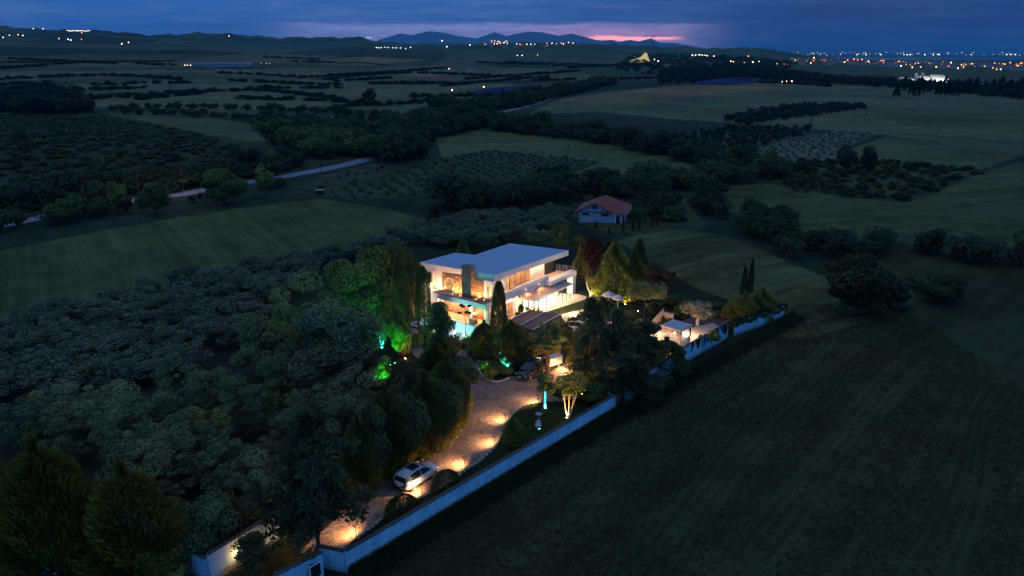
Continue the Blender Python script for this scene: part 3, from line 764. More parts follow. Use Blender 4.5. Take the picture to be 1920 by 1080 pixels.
# railing on the far terrace end
rl = thing('railing', None, None); rl.parent = house; rl.location = (0, 0, 3.3)
P = [(17.9, 1.1), (18.35, -2.0)]
for z in (.35, .62, .88, 1.12): MB().tube([(P[0][0], P[0][1], z), (P[1][0], P[1][1], z)], .028 if z > 1 else .016, 6).obj('rail', [M['steel']], rl)
for i in range(6):
    f = i / 5; MB().tube([(P[0][0] + (P[1][0] - P[0][0]) * f, P[0][1] + (P[1][1] - P[0][1]) * f, 0), (P[0][0] + (P[1][0] - P[0][0]) * f, P[0][1] + (P[1][1] - P[0][1]) * f, 1.13)], .03, 6).obj('post', [M['steel']], rl)
for x in (14.2, 15.6, 17.0): MB().tube([(x, -2.0, 0), (x, -2.0, .9)], .03, 6).obj('post', [M['steel']], rl)
# conservatory
con = thing('conservatory', None, None); con.parent = house
MB().prism([(4.75, -1.12), (4.75, -3.6), (15.5, -3.6), (15.5, -1.12)], 2.5, 2.7, ztop=[2.95, 2.66, 2.66, 2.95]).obj('conservatory_roof', [M['tile']], con)
MB().box(4.75, -3.68, 2.42, 15.5, -3.601, 2.66).obj('gutter', [M['trim']], con)
nP = 9; u0, u1 = 5.3, 15.3
for i in range(nP + 1):
    x = u0 + (u1 - u0) * i / nP; MB().box(x - .028, -3.36, .06, x + .028, -3.26, 2.5).obj('post', [M['metal']], con)
for i in range(nP):
    a = u0 + (u1 - u0) * i / nP + .041; b = u0 + (u1 - u0) * (i + 1) / nP - .041
    MB().box(a, -3.32, .06, b, -3.30, 2.5).obj('pane', [M['glass']], con)
for a, b in ((-3.2, -2.25), (-2.15, -1.15)): MB().box(5.28, a, .06, 5.30, b, 2.5).obj('pane', [M['glass']], con)
for v in (-3.25, -2.2, -1.12): MB().box(5.22, v - .08, .06, 5.38, v + .08, 2.5).obj('post', [M['wood']], con)
MB().box(5.2, -3.3, 2.3, 5.4, -1.1, 2.5).obj('lintel', [M['wood']], con)
MB().box(5.2, -3.4, -.02, 15.5, -.301, .059).obj('floor', [M['tile']], con)
wm, t_, b_ = water('indoor_water', (.20, .45, .70))
MB().box(8.2, -1.6, .062, 14.2, 1.4, .10).obj('indoor_pool', [wm], con)
MB().box(8.0, -1.8, .061, 8.199, 1.6, .14).box(14.201, -1.8, .061, 14.4, 1.6, .14).box(8.2, 1.401, .061, 14.2, 1.6, .14).box(8.2, -1.8, .061, 14.2, -1.601, .14).obj('pool_edge', [M['trim']], con)
# lamps of the house
PW = 4.5
def fixture(name, parent, loc, power, col=WARM, aim=None, spot=None, es=8, r=.06, rad=.05):
    g_ = glow('lamp_glow', col, es, False)
    o = MB().lathe([(.0, -.03), (r, -.03), (r, .03), (.0, .03)], 10, (0, 0, 0)).obj(name, [g_], parent, loc)
    off = Vector((0, 0, 0))
    if aim: off = (Vector(aim) - Vector(loc)).normalized() * (r + .04)
    else: off = Vector((0, 0, -.08))
    l = point('light', o, off, power * PW, col, rad, spot, None)
    if aim: l.rotation_euler = (Vector(aim) - Vector(loc)).to_track_quat('-Z', 'Y').to_euler()
    return o
for v in (9.6, 6.6, 5.2, 2.2): fixture('wall_lamp', house, (-1.6, v, 3.42), 105, WARM, (-.56, v, 4.6), 150)
fixture('wall_lamp', house, (-1.1, 1.1, 3.42), 50, WARM, (-.46, 1.1, 5.2), 140)
fixture('wall_lamp', house, (-1.6, 11.4, 3.42), 60, WARM2, (-.9, 11.6, 5.2), 150)
fixture('wall_lamp', house, (-1.4, 12.0, 3.42), 60, WARM2)
for u in (1.2,): fixture('wall_lamp', house, (u, -.3, 5.2), 36, WARM2)
for u in (4.5, 7.4, 10.8, 13.4, 16.2): fixture('soffit_lamp', house, (u, .35, 6.05), 60, WARM2, rad=.15)
for v in (8.2, 6.4, 4.6, 2.6, .8): fixture('ceiling_lamp', house, (-1.6, v, 2.38), 100, WARM, rad=.12)
for u in (1.2, 3.0): fixture('ceiling_lamp', house, (u, -.85, 2.9), 40, WARM2, rad=.12)
for u in (6.5, 9.5, 12.5, 15.0):
    for v in (-1.6, 1.8): fixture('ceiling_lamp', house, (u, v, 2.42 if v < 0 else 2.9), 210, (1.0, .80, .50), rad=.2)
for u in (6, 9.5, 13): fixture('fascia_lamp', house, (u, -1.28, 3.6), 26, WARM, (u, -2.6, 2.7), 150)
fixture('fascia_lamp', house, (3, -1.7, 1.6), 18, WARM2)
# inside: things
def chair_set(u, v, label, group='dining chairs inside the conservatory'):
    x, y = hw(u, v); o = thing('chair', label, 'chair', (x, y, .06), HTH + rnd.uniform(0, 6), group)
    MB().box(-.24, -.24, .42, .24, .24, .50).obj('seat', [M['cushion']], o); MB().box(-.24, .19, .501, .24, .24, .95).obj('backrest', [M['cushion']], o)
    for a in (-.2, .17):
        for b in (-.2, .15): MB().box(a, b, 0, a + .04, b + .04, .419).obj('leg', [M['wood']], o)
def table(u, v, label):
    x, y = hw(u, v); o = thing('table', label, 'table', (x, y, .06), HTH)
    MB().box(-.8, -.45, .70, .8, .45, .76).obj('tabletop', [M['wood']], o)
    for a in (-.7, .62):
        for b in (-.38, .3): MB().box(a, b, 0, a + .08, b + .08, .699).obj('leg', [M['wood']], o)
table(6.6, -2.3, 'wooden table behind the first glass panels of the conservatory')
for d in ((-.9, .75), (.2, .75), (-.9, -.8), (.2, -.8)): chair_set(6.9 + d[0], -2.3 + d[1], 'pale chair around the wooden table in the conservatory')
def potplant(name, x, y, z, h, label, col=DG, pot='terracotta', kind='shrub', pr=.22, w=None):
    o = thing(name, label, 'plant', (x, y, z))
    MB().lathe([(pr * .7, 0), (pr, .42), (pr * 1.08, .45), (pr * .9, .45), (pr * .9, .40)], 14).obj('pot', [M[pot]], o)
    c = lobj('leaves', ME[kind][0], o, col); c.location = (0, 0, .38); c.scale = (w or h * .6, w or h * .6, h)
    return o
x, y = hw(4.4, -1.5); potplant('potted_plant', x, y, 0, 1.7, 'tall potted plant beside the wooden conservatory door', DG)
x, y = hw(14.6, 2.4); potplant('potted_plant', x, y, .06, 1.9, 'leafy green plant at the far end inside the conservatory', BR, 'plaster')
x, y = hw(10.0, 2.6); potplant('potted_plant', x, y, .06, 1.6, 'leafy plant beyond the indoor pool', BR, 'plaster')
x, y = hw(3.4, -1.6)
o = thing('planter', 'round terracotta planter on the paving left of the conservatory', 'planter', (x, y, 0)); MB().lathe([(.42, 0), (.62, .6), (.66, .62), (.56, .62), (.5, .5)], 18).obj('bowl', [M['terracotta']], o)
lobj('leaves', ME['shrub'][1], o, BR).scale = (.9, .9, .5); o.children[-1].location = (0, 0, .5)

# paving round the house, pool, deck
def uvpoly(name, pts, z0, z1, m, label=None, cat=None, kind='structure'):
    mb = MB().prism([hw(*p) for p in pts], z0, z1); o = mb.obj(name, [m]); return tag(o, label, cat, None, kind)
M['paving'] = basic('pale_paving', (.46, .37, .30), .7, var=.14, nscale=.9, bump=.2, bscale=6)
# pool basin cut: paving pieces round it
px0, px1, py0, py1 = -8.2, -3.1, -1.6, 9.0
uvpoly('paving', [(-3.1, -1.6), (-.26, -1.6), (-.26, 13), (-3.1, 13)], -.1, .02, M['paving'])
uvpoly('paving', [(-3.1, -1.61), (16, -5.2), (18, -5.2), (18.6, -.3), (-.2, -.31), (-.2, -1.6), (-3.1, -1.6)], -.1, .018, M['paving'])
uvpoly('paving', [(-9.0, -1.6), (-9.0, -2.4), (-3.1, -2.4), (-3.1, -1.6)], -.1, .02, M['paving'])
uvpoly('paving', [(-9.0, -1.6), (-8.2, -1.6), (-8.2, 9.0), (-9.0, 9.0)], -.1, .02, M['paving'])
pool = thing('swimming_pool', 'rectangular swimming pool glowing blue and green below the balcony', 'pool', (HO[0], HO[1], 0), HTH)
pm, t_, b_ = mat('pool_tile'); p_ = t_.new('ShaderNodeTexCoord').outputs['Object']
b_.inputs['Base Color'].default_value = (.62, .78, .86, 1)
br = t_.new('ShaderNodeTexBrick'); br.inputs['Scale'].default_value = 3; br.inputs['Color1'].default_value = (.78, .82, .86, 1); br.inputs['Color2'].default_value = (.82, .86, .90, 1); br.inputs['Mortar'].default_value = (.6, .66, .72, 1)
t_.l.new(p_, br.inputs['Vector']); t_.l.new(br.outputs[0], b_.inputs['Base Color'])
MB().box(px0, py0, -1.8, px1, py1, -1.7).box(px0 - .1, py0, -1.7, px0, py1, .015).box(px1, py0, -1.7, px1 + .1, py1, .015).box(px0, py0 - .1, -1.7, px1, py0, .015).box(px0, py1, -1.7, px1, py1 + .1, .015).obj('basin', [pm], pool)
MB().box(px0 - .25, py0 - .25, .021, px0, py1 + .25, .05).box(px1, py0 - .25, .021, px1 + .25, py1 + .25, .05).box(px0, py0 - .25, .021, px1, py0, .05).box(px0, py1, .021, px1, py1 + .25, .05).obj('coping', [M['trim']], pool)
def watersurf():
    m, t, b = mat('pool_water'); tr = t.new('ShaderNodeBsdfTransparent'); gl = t.new('ShaderNodeBsdfGlossy'); gl.inputs['Roughness'].default_value = .04
    bn = t.new('ShaderNodeBump'); bn.inputs['Strength'].default_value = .3; bn.inputs['Distance'].default_value = .03
    t.l.new(t.noise(t.new('ShaderNodeNewGeometry').outputs['Position'], 2.2, 3.0), bn.inputs['Height']); t.l.new(bn.outputs[0], gl.inputs['Normal'])
    fr = t.new('ShaderNodeFresnel'); fr.inputs[0].default_value = 1.33
    mx = t.new('ShaderNodeMixShader'); t.l.new(fr.outputs[0], mx.inputs[0]); tr.inputs[0].default_value = (.86, .95, 1.0, 1)
    t.l.new(tr.outputs[0], mx.inputs[1]); t.l.new(gl.outputs[0], mx.inputs[2]); t.l.new(mx.outputs[0], t.n['Material Output'].inputs['Surface']); return m
M['water'] = watersurf()
MB().add([(px0, py0, -.16), (px1, py0, -.16), (px1, py1, -.16), (px0, py1, -.16)], [(0, 1, 2, 3)]).obj('water', [M['water']], pool)
for v, c, e in ((7.6, (.66, .78, 1.0), 260), (5.2, (.62, .78, 1.0), 300), (2.2, (.03, 1.0, .45), 110), (-.2, (.02, 1.0, .16), 170)):
    fixture('pool_and_wash_lamp', pool, (-8.05, v, -.7), e * .55, c, (-3.2, v, -1.9), 150, es=5, rad=.2)
for v, c, e in ((6.5, (.35, .62, 1.0), 16), (3.6, (.10, .8, .9), 18), (.8, (.03, 1.0, .40), 26)):
    fixture('pool_and_wash_lamp', pool, (-4.2, v, .06), e, c, (-2.5, v - .3, 1.5), 48, es=2, rad=.1)  # added washers above the water, casting the pool's colour on the balcony band

# planter box and young tree by the pool, chairs on the terrace
x, y = hw(-2.6, 1.9)
o = thing('planter', 'square brown planter box on the paving at the pool edge', 'planter', (x, y, .02), HTH); MB().box(-.45, -.45, 0, .45, .45, .75).obj('box', [M['darkwood']], o); MB().box(-.5, -.5, .751, .5, .5, .80).obj('rim', [M['tile']], o); lobj('leaves', ME['shrub'][0], o, DG).scale = (.8, .8, .5); o.children[-1].location = (0, 0, .78)
q = flat(873, 630)
o = thing('young_tree', 'slender young tree with small tufts standing at the pool corner', 'tree', (q[0], q[1], 0), 1.0)
MB().tube([(0, 0, 0), (.05, 0, 2), (.0, .05, 4.3)], [.055, .04, .02], 6).obj('trunk', [M['bark']], o)
for i, (a, z, L) in enumerate(((0, 2.9, .9), (2, 3.1, .8), (4, 3.5, .9), (1, 3.8, .8), (5, 4.2, .6), (3, 4.4, .7))):
    MB().tube([(0, 0, z), (math.cos(a) * L, math.sin(a) * L, z + .25)], [.02, .01], 4).obj('branch', [M['bark']], o)
    c = lobj('leaves', ME['shrub'][i % 3], o, DG); c.location = (math.cos(a) * L, math.sin(a) * L, z + .05); c.scale = (.75, .75, .42)

# ---- driveway, lawn edge, kerbs
def setts():
    m, t, b = mat('granite_setts'); p = t.new('ShaderNodeNewGeometry').outputs['Position']
    v = t.new('ShaderNodeTexVoronoi', feature='DISTANCE_TO_EDGE'); v.inputs['Scale'].default_value = 5.0; t.l.new(p, v.inputs['Vector'])
    v2 = t.new('ShaderNodeTexVoronoi'); v2.inputs['Scale'].default_value = 5.0; t.l.new(p, v2.inputs['Vector'])
    g = t.ss(v.outputs['Distance'], .0, .09); rr = t.m('FRACT', t.m('MULTIPLY', t.new('ShaderNodeSeparateColor').outputs[0], 1))
    sc = t.new('ShaderNodeSeparateColor'); t.l.new(v2.outputs['Color'], sc.inputs[0])
    c = t.mix(sc.outputs[0], (.23, .160, .115), (.45, .325, .235)); c = t.mix(g, (.05, .045, .035), c)
    c = t.scale(c, t.ss(t.noise(p, .5, 5.0, .65), .25, .75, .65, 1.25)); t.l.new(c, b.inputs['Base Color'])
    b.inputs['Roughness'].default_value = .65
    bn = t.new('ShaderNodeBump'); bn.inputs['Strength'].default_value = .9; bn.inputs['Distance'].default_value = .03
    t.l.new(g, bn.inputs['Height']); t.l.new(bn.outputs[0], b.inputs['Normal']); return m
M['setts'] = setts()
M['kerb'] = basic('kerb_stone', (.50, .44, .36), .8, var=.2, nscale=3)
LEFT = [(560,1035),(640,965),(690,926),(740,893),(790,866),(820,850),(850,830),(868,806),(874,780),(872,750),(866,715),(866,690),(874,668)]
RIGHT = [(620,1060),(664,1012),(700,984),(728,962),(768,940),(800,926),(838,906),(872,880),(900,862),(926,838),(936,816),(950,790),(966,770),(992,758),(1040,752),(1100,742),(1150,728),(1160,700),(1120,680),(1080,668),(1045,690),(1000,712),(960,706),(935,714),(912,710),(900,696),(893,682),(885,670)]
dl = [flat(*p) for p in spline(LEFT, 4)]; dr = [flat(*p) for p in spline(RIGHT, 4)]
def filled(name, pts, z, m, label=None, thick=.03):
    import bmesh
    bm = bmesh.new(); vs = [bm.verts.new((p[0], p[1], z)) for p in pts]
    f = bm.faces.new(vs); 
    if f.normal.z < 0: f.normal_flip()
    bmesh.ops.triangulate(bm, faces=[f]); me = bpy.data.meshes.new(name); bm.to_mesh(me); bm.free(); me.materials.append(m)
    o = bpy.data.objects.new(name, me); COL.objects.link(o); return tag(o, label, kind='structure')
filled('driveway', dl + dr[::-1], .03, M['setts'], 'curving driveway of small stone setts lit by low lamps')
def kerb(pts, label, w=.22, h=.14, L=.42):
    pts = resample(pts, L); k = thing('kerb', label, 'kerb'); first = None; n = 0
    me = MB().box(-L / 2 + .02, -w / 2, 0, L / 2 - .02, w / 2, h).mesh('kerb_stone', M['kerb'])
    for a, b in zip(pts, pts[1:]):
        if math.hypot(b[0] - a[0], b[1] - a[1]) < .2: continue
        n += 1
        if n > 290: break
        o = lobj('kerb_stone', me, k); o.location = ((a[0] + b[0]) / 2, (a[1] + b[1]) / 2, rnd.uniform(0, .02)); o.rotation_euler = (rnd.uniform(-.04, .04), 0, math.atan2(b[1] - a[1], b[0] - a[0]) + rnd.uniform(-.08, .08))
kerb([(p[0] - .12, p[1] + .1) for p in dl[4:40]], 'pale stone kerb along the hedge side of the driveway')
kerb([(p[0] + .12, p[1] - .1) for p in dr[4:64]], 'pale stone kerb along the wall side of the driveway')
kerb([flat(*p) for p in spline([(955,709),(935,716),(912,712),(901,699),(893,684)], 6)], 'curved kerb round the green lit flower bed', .18)
M['pathstone'] = basic('path_stone', (.24, .19, .17), .7, var=.2, nscale=1.2)
ribbon('path', [flat(*p) for p in [(779,560),(777,600),(776,640),(786,662),(812,676),(850,672),(874,668)]], 1.7, .0, M['pathstone'], 1.0, 'paved garden path running past the clipped shrub', z=.02)
ribbon('path', [flat(*p) for p in [(874,676),(866,662),(884,654),(915,646),(935,640)]], 1.3, .0, M['pathstone'], 1.0, z=.024)

# ---- boundary walls
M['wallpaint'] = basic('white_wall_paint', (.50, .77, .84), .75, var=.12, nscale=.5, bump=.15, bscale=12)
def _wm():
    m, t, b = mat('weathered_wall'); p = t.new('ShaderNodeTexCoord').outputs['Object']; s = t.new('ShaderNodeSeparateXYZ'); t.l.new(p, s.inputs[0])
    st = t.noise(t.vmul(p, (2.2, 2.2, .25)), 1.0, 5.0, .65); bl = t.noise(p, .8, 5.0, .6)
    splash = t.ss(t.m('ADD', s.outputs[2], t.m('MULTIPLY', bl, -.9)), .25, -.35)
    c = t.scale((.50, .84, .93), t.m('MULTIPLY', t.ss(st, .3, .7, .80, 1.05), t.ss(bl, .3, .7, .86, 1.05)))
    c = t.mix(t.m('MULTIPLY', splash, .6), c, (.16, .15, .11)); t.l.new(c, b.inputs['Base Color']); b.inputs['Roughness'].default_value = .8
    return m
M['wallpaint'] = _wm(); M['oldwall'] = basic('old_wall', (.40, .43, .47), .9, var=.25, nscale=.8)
M['coping'] = basic('dark_coping', (.10, .07, .055), .8, var=.3, nscale=3)
def wallrun(name, pts, h, label, z=0.0, mtl='wallpaint', t=.25, cop=.08):
    o = thing(name, label, 'wall', (pts[0][0], pts[0][1], z)); x0, y0 = pts[0]
    for i, (a, b) in enumerate(zip(pts, pts[1:])):
        A = Vector((a[0] - x0, a[1] - y0, 0)); B = Vector((b[0] - x0, b[1] - y0, 0)); up = Vector((0, 0, h / 2 - .15))
        d = (B - A).normalized() * (.0 if i == 0 else t * .5)
        MB().beam(A + up - d * .98, B + up, t - .002 * i, h + .3).obj('wall_panel', [M[mtl]], o)
        if cop: MB().beam(A + Vector((0, 0, h + cop / 2 + .002 + .002 * i)) - d, B + Vector((0, 0, h + cop / 2 + .002 + .002 * i)), t + .1 - .002 * i, cop).obj('coping', [M['coping']], o)
    return o
WA, WB = flat(650, 1075), flat(1157, 768)
wdir = Vector((WB[0] - WA[0], WB[1] - WA[1], 0)).normalized(); wn = Vector((-wdir.y, wdir.x, 0))
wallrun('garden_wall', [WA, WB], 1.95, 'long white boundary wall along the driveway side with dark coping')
MB().box(-.3, -.3, -.1, .3, .3, 2.0)
w2 = flat(1157, 768); w3 = flat(1147, 742)
wallrun('garden_wall', [(w2[0] + .2, w2[1] - .1), (w2[0] - .9, w2[1] + 1.1)], 1.55, 'short white wall return at the far end of the long boundary wall', cop=0)
TC, TD = flat(1180, 752), flat(1370, 628)
wc = [flat(1172, 760), flat(1290, 676), flat(1362, 634)]
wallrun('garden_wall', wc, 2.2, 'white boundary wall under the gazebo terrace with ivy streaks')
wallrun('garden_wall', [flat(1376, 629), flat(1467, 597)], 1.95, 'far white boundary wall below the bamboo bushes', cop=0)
wallrun('garden_wall', [(WA[0] - .1, WA[1] + .2), flat(600, 1062), flat(585, 1100)], 1.8, 'white wall corner left of the end of the long boundary wall')
wallrun('garden_wall', [flat(520, 1130), flat(607, 1085)], 2.3, 'white gate wall with a small recessed panel')
pp = [flat(380, 1090), flat(345, 1060), flat(250, 985)]
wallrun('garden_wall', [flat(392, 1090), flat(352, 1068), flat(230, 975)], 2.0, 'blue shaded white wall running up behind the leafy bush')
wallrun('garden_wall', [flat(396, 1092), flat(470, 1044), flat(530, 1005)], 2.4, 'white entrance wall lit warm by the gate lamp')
g1 = flat(589, 1094); o = thing('wall_niche', 'small square recessed frame on the gate wall', 'frame', (g1[0], g1[1] - .05, 0), math.atan2(wdir.y, wdir.x) - .0)
MB().box(-.5, -.42, .7, .5, -.36, .78).box(-.5, -.42, 1.85, .5, -.36, 1.93).box(-.5, -.42, .781, -.42, -.36, 1.849).box(.42, -.42, .781, .5, -.36, 1.849).obj('frame', [M['trim']], o)
MB().box(-.42, -.40, .781, .42, -.37, 1.849).obj('panel', [M['darkpane']], o)
# road at the lower left
filled('side_road', [flat(-60, 1020), flat(60, 1058), flat(130, 1100), flat(-120, 1140)], .02, M['dark_asphalt'], 'corner of a dark road at the lower left')
q = [flat(-60, 1012), flat(40, 1040), flat(100, 1075), flat(140, 1110)]
ribbon('road_edge_line', q, .14, .03, M['paint'], 1.0, z=0)

# ---- cars
def paint(name, col, rough=.25, coat=.6):
    m, t, b = mat(name); b.inputs['Base Color'].default_value = (*col, 1); b.inputs['Roughness'].default_value = rough; b.inputs['Coat Weight'].default_value = coat; b.inputs['Coat Roughness'].default_value = .06
    return m
M['white_paint'] = paint('white_car_paint', (.72, .71, .69)); M['black_paint'] = paint('black_car_paint', (.010, .009, .009), .18, 1.0)
M['tyre'] = basic('rubber', (.02, .02, .02), .8); M['rim'] = basic('alloy', (.45, .44, .43), .35, metal=.8)
M['plastic'] = basic('black_plastic', (.02, .02, .022), .5); M['tail'] = paint('tail_lamp_red', (.45, .015, .015), .15); M['lens'] = paint('lamp_lens', (.6, .6, .62), .08); M['plate'] = basic('plate', (.7, .7, .68), .5)
def suv(name, label, x, y, rz, body, cat='car'):
    o = thing(name, label, cat, (x, y, .03), rz)
    # side outline, x forward, z up: lower body lofted across the width
    prof = [(-2.28, .42, .52), (-2.30, .62, .66), (-2.24, .95, .99), (-2.05, .99, 1.04), (-1.2, .99, 1.06), (0, .96, 1.04), (.95, .94, 1.02), (1.35, .90, .98), (1.9, .80, .90), (2.18, .66, .76), (2.32, .55, .58), (2.30, .40, .42)]
    st = [(-2.32, .72, .60, .50, .78), (-2.22, .84, .98, .36, .88), (-1.95, .90, 1.02, .30, .90), (-1.2, .92, 1.05, .26, .92), (0, .925, 1.03, .25, .925), (.9, .92, 1.01, .25, .92), (1.35, .91, .99, .26, .90), (1.8, .89, .92, .28, .86), (2.12, .84, .82, .34, .80), (2.32, .68, .66, .44, .66)]
    mb = MB(); rings = []
    for (sx_, hw_, zt, zb, wt) in st:
        rings.append([(sx_, -hw_ * .55, zb), (sx_, -hw_ * .94, zb + .05), (sx_, -hw_, zb + .28), (sx_, -hw_, zb + (zt - zb) * .72), (sx_, -wt * .93, zt - .03), (sx_, -wt * .5, zt + .02),
                      (sx_, wt * .5, zt + .02), (sx_, wt * .93, zt - .03), (sx_, hw_, zb + (zt - zb) * .72), (sx_, hw_, zb + .28), (sx_, hw_ * .94, zb + .05), (sx_, hw_ * .55, zb)])
    vs = [p for r_ in rings for p in r_]; n = 12; fs = []
    for i in range(len(rings) - 1):
        for k in range(n): fs.append((i * n + k, (i + 1) * n + k, (i + 1) * n + (k + 1) % n, i * n + (k + 1) % n))
    fs += [tuple(range(n)), tuple(range((len(rings) - 1) * n, len(rings) * n))[::-1]]
    mb.add(vs, fs, 0, True); b_ = mb.obj('body', [body], o)
    # cabin: roof shell and pillars
    cab = [(-2.16, .99, .80), (-1.88, 1.50, .66), (-1.55, 1.64, .62), (-.6, 1.70, .63), (.10, 1.66, .62), (.45, 1.52, .64), (1.22, 1.0, .80)]
    mb = MB(); R_ = [(-2.0, 1.50, .60), (-1.72, 1.63, .60), (-.6, 1.70, .61), (.05, 1.66, .60), (.38, 1.55, .60)]
    vs = []; fs = []
    for (sx_, zt, w_) in R_: vs += [(sx_, -w_ - .03, zt - .08), (sx_, -w_ * .86, zt - .01), (sx_, 0, zt + .02), (sx_, w_ * .86, zt - .01), (sx_, w_ + .03, zt - .08)]
    for i in range(len(R_) - 1):
        for k in range(4): fs.append((i * 5 + k, (i + 1) * 5 + k, (i + 1) * 5 + k + 1, i * 5 + k + 1))
    mb.add(vs, fs, 0, True); ro = mb.obj('roof', [body], o); sol = ro.modifiers.new('s', 'SOLIDIFY'); sol.thickness = .05
    mb = MB()
    for s in (-1, 1):
        for a, b2, w_ in (((-2.12, .80 * s, 1.0), (-1.9, .62 * s, 1.52), .16), ((1.18, .80 * s, 1.0), (.36, .61 * s, 1.54), .07), ((-.28, .84 * s, 1.02), (-.3, .63 * s, 1.62), .06), ((-1.62, .86 * s, 1.03), (-1.7, .65 * s, 1.56), .30)):
            mb.beam(a, b2, .06, w_)
    mb.obj('pillar', [body], o)
    # glass
    mb = MB()
    for s in (-1, 1):
        q = [(-1.5, .85 * s, 1.03), (-.28, .85 * s, 1.02), (-.30, .635 * s, 1.61), (-1.62, .635 * s, 1.55)]; MB().add(q, [(0, 1, 2, 3)]).obj('rear_side_window', [M['darkpane']], o)
        q = [(-.24, .85 * s, 1.02), (1.1, .82 * s, 1.0), (.34, .62 * s, 1.52), (-.26, .635 * s, 1.61)]; MB().add(q, [(0, 1, 2, 3)]).obj('front_side_window', [M['darkpane']], o)
    MB().add([(1.26, -.76, .99), (1.26, .76, .99), (.36, .56, 1.56), (.36, -.56, 1.56)], [(0, 1, 2, 3)]).obj('windscreen', [M['darkpane']], o)
    MB().add([(-2.2, -.74, 1.0), (-2.2, .74, 1.0), (-2.0, .58, 1.50), (-2.0, -.58, 1.50)], [(0, 3, 2, 1)]).obj('rear_window', [M['darkpane']], o)
    MB().box(-1.0, -.46, 1.70, .0, .46, 1.725).obj('sunroof', [M['darkpane']], o)
    MB().box(-2.12, -.60, 1.49, -1.96, .60, 1.53).obj('spoiler', [body], o)
    for s in (-1, 1):
        MB().tube([(-1.7, .60 * s, 1.66), (-1.5, .60 * s, 1.72), (-.2, .60 * s, 1.76), (.1, .60 * s, 1.68)], .02, 6).obj('roof_rail', [M['rim']], o)
        MB().box(.82, min(.88 * s, 1.04 * s), .98, .98, max(.88 * s, 1.04 * s), 1.13).obj('mirror', [body], o)
        MB().box(-2.33, min(.55 * s, .86 * s), .80, -2.05, max(.55 * s, .90 * s), .96).obj('tail_lamp', [M['tail']], o)
        MB().box(2.0, min(.50 * s, .80 * s), .66, 2.26, max(.50 * s, .80 * s), .78).obj('headlight', [M['lens']], o)
        for dx in (-1.05, .05): MB().box(dx, min(.915 * s, .95 * s), .86, dx + .2, max(.915 * s, .95 * s), .89).obj('door_handle', [M['plastic']], o)
        MB().box(-1.0, min(.86 * s, .94 * s), .22, 1.0, max(.86 * s, .94 * s), .34).obj('sill', [M['plastic']], o)
    MB().box(-2.36, -.26, .66, -2.30, .26, .78).obj('rear_plate', [M['plate']], o)
    MB().box(2.30, -.26, .46, 2.345, .26, .57).obj('front_plate', [M['plate']], o)
    MB().box(2.2, -.42, .58, 2.325, .42, .74).obj('grille', [M['plastic']], o)
    MB().box(-2.35, -.70, .36, -2.2, .70, .48).obj('rear_bumper', [M['plastic']], o)
    for wx in (-1.38, 1.36):
        for s in (-1, 1):
            yy = .80 * s
            mb = MB(); mb.tube([(wx, yy - .11, .34), (wx, yy + .11, .34)], .345, 24); w_ = mb.obj('wheel', [M['tyre']], o)
            mb = MB(); mb.tube([(wx, yy + .085 * s, .34), (wx, yy + .125 * s, .34)], .245, 20); mb.obj('rim', [M['rim']], w_)
            mb = MB()
            for k in range(5):
                a = k * 2 * PI / 5; a2 = a + .35
                mb.add([(wx + .07 * math.cos(a), yy + .128 * s, .34 + .07 * math.sin(a)), (wx + .22 * math.cos(a), yy + .128 * s, .34 + .22 * math.sin(a)), (wx + .22 * math.cos(a2 + .5), yy + .128 * s, .34 + .22 * math.sin(a2 + .5)), (wx + .07 * math.cos(a2), yy + .128 * s, .34 + .07 * math.sin(a2))], [(0, 1, 2, 3)])
            mb.obj('rim_gap', [M['tyre']], w_)
            mb = MB(); mb.tube([(wx, yy + .105 * s, .38), (wx, yy + .132 * s, .38)], .40, 24); 
    return o
ca = flat(814.8, 895.9); cb = flat(776.3, 921); ang = math.atan2(ca[1] - cb[1], ca[0] - cb[0])
cx, cy = (ca[0] + cb[0]) / 2 - math.sin(ang) * .88, (ca[1] + cb[1]) / 2 + math.cos(ang) * .88
suv('parked_car', 'white station wagon style off-roader with dark roof window on the lit driveway', cx, cy, ang, M['white_paint'])
ca = flat(994.5, 713); rz = math.atan2(-.80, -.62)
suv('parked_car', 'glossy black off-roader parked beside the palm tree', ca[0] - 1.36 * math.cos(rz) + math.sin(rz) * .86, ca[1] - 1.36 * math.sin(rz) - math.cos(rz) * .86, rz, M['black_paint'])

# ---- garden lamps
def bollard(px, py, label, power=55, aim=(-2.6, 1.4)):
    x, y = flat(px, py); o = thing('path_lamp', label, 'lamp', (x, y, .0), 0, 'low black lamps along the wall side of the driveway')
    d = Vector((aim[0], aim[1], 0)).normalized()
    MB().tube([(0, 0, 0), (0, 0, .85), (d.x * .05, d.y * .05, .95), (d.x * .16, d.y * .16, .97)], [.03, .03, .03, .028], 8).obj('post', [M['plastic']], o)
    MB().lathe([(.0, -.02), (.07, -.02), (.075, .02), (.03, .05)], 12, (d.x * .2, d.y * .2, .96)).obj('head', [M['plastic']], o)
    MB().lathe([(.0, -.006), (.055, -.006), (.055, .0), (0, .0)], 12, (d.x * .2, d.y * .2, .938)).obj('lens', [glow('warm_lens', WARM, 30, False)], o)
    point('light', o, (d.x * .2, d.y * .2, .89), power * 8.0, (1.0, .52, .22), .06, 165, (d.x * 1.3, d.y * 1.3, .05), 1.0)
for a in ((668, 1006, 'low black driveway lamp at the lower end of the drive', 95), (790, 928, 'low black driveway lamp beside the white car', 95), (871, 876, 'low black driveway lamp above the larger clipped bush', 95),
          (927, 834, 'low black driveway lamp below the weeping shrub', 95), (948, 790, 'low black driveway lamp at the bend by the weeping shrub', 110), (1009, 757, 'thin black driveway lamp left of the cyan lit tree', 80)): bollard(*a[:4])
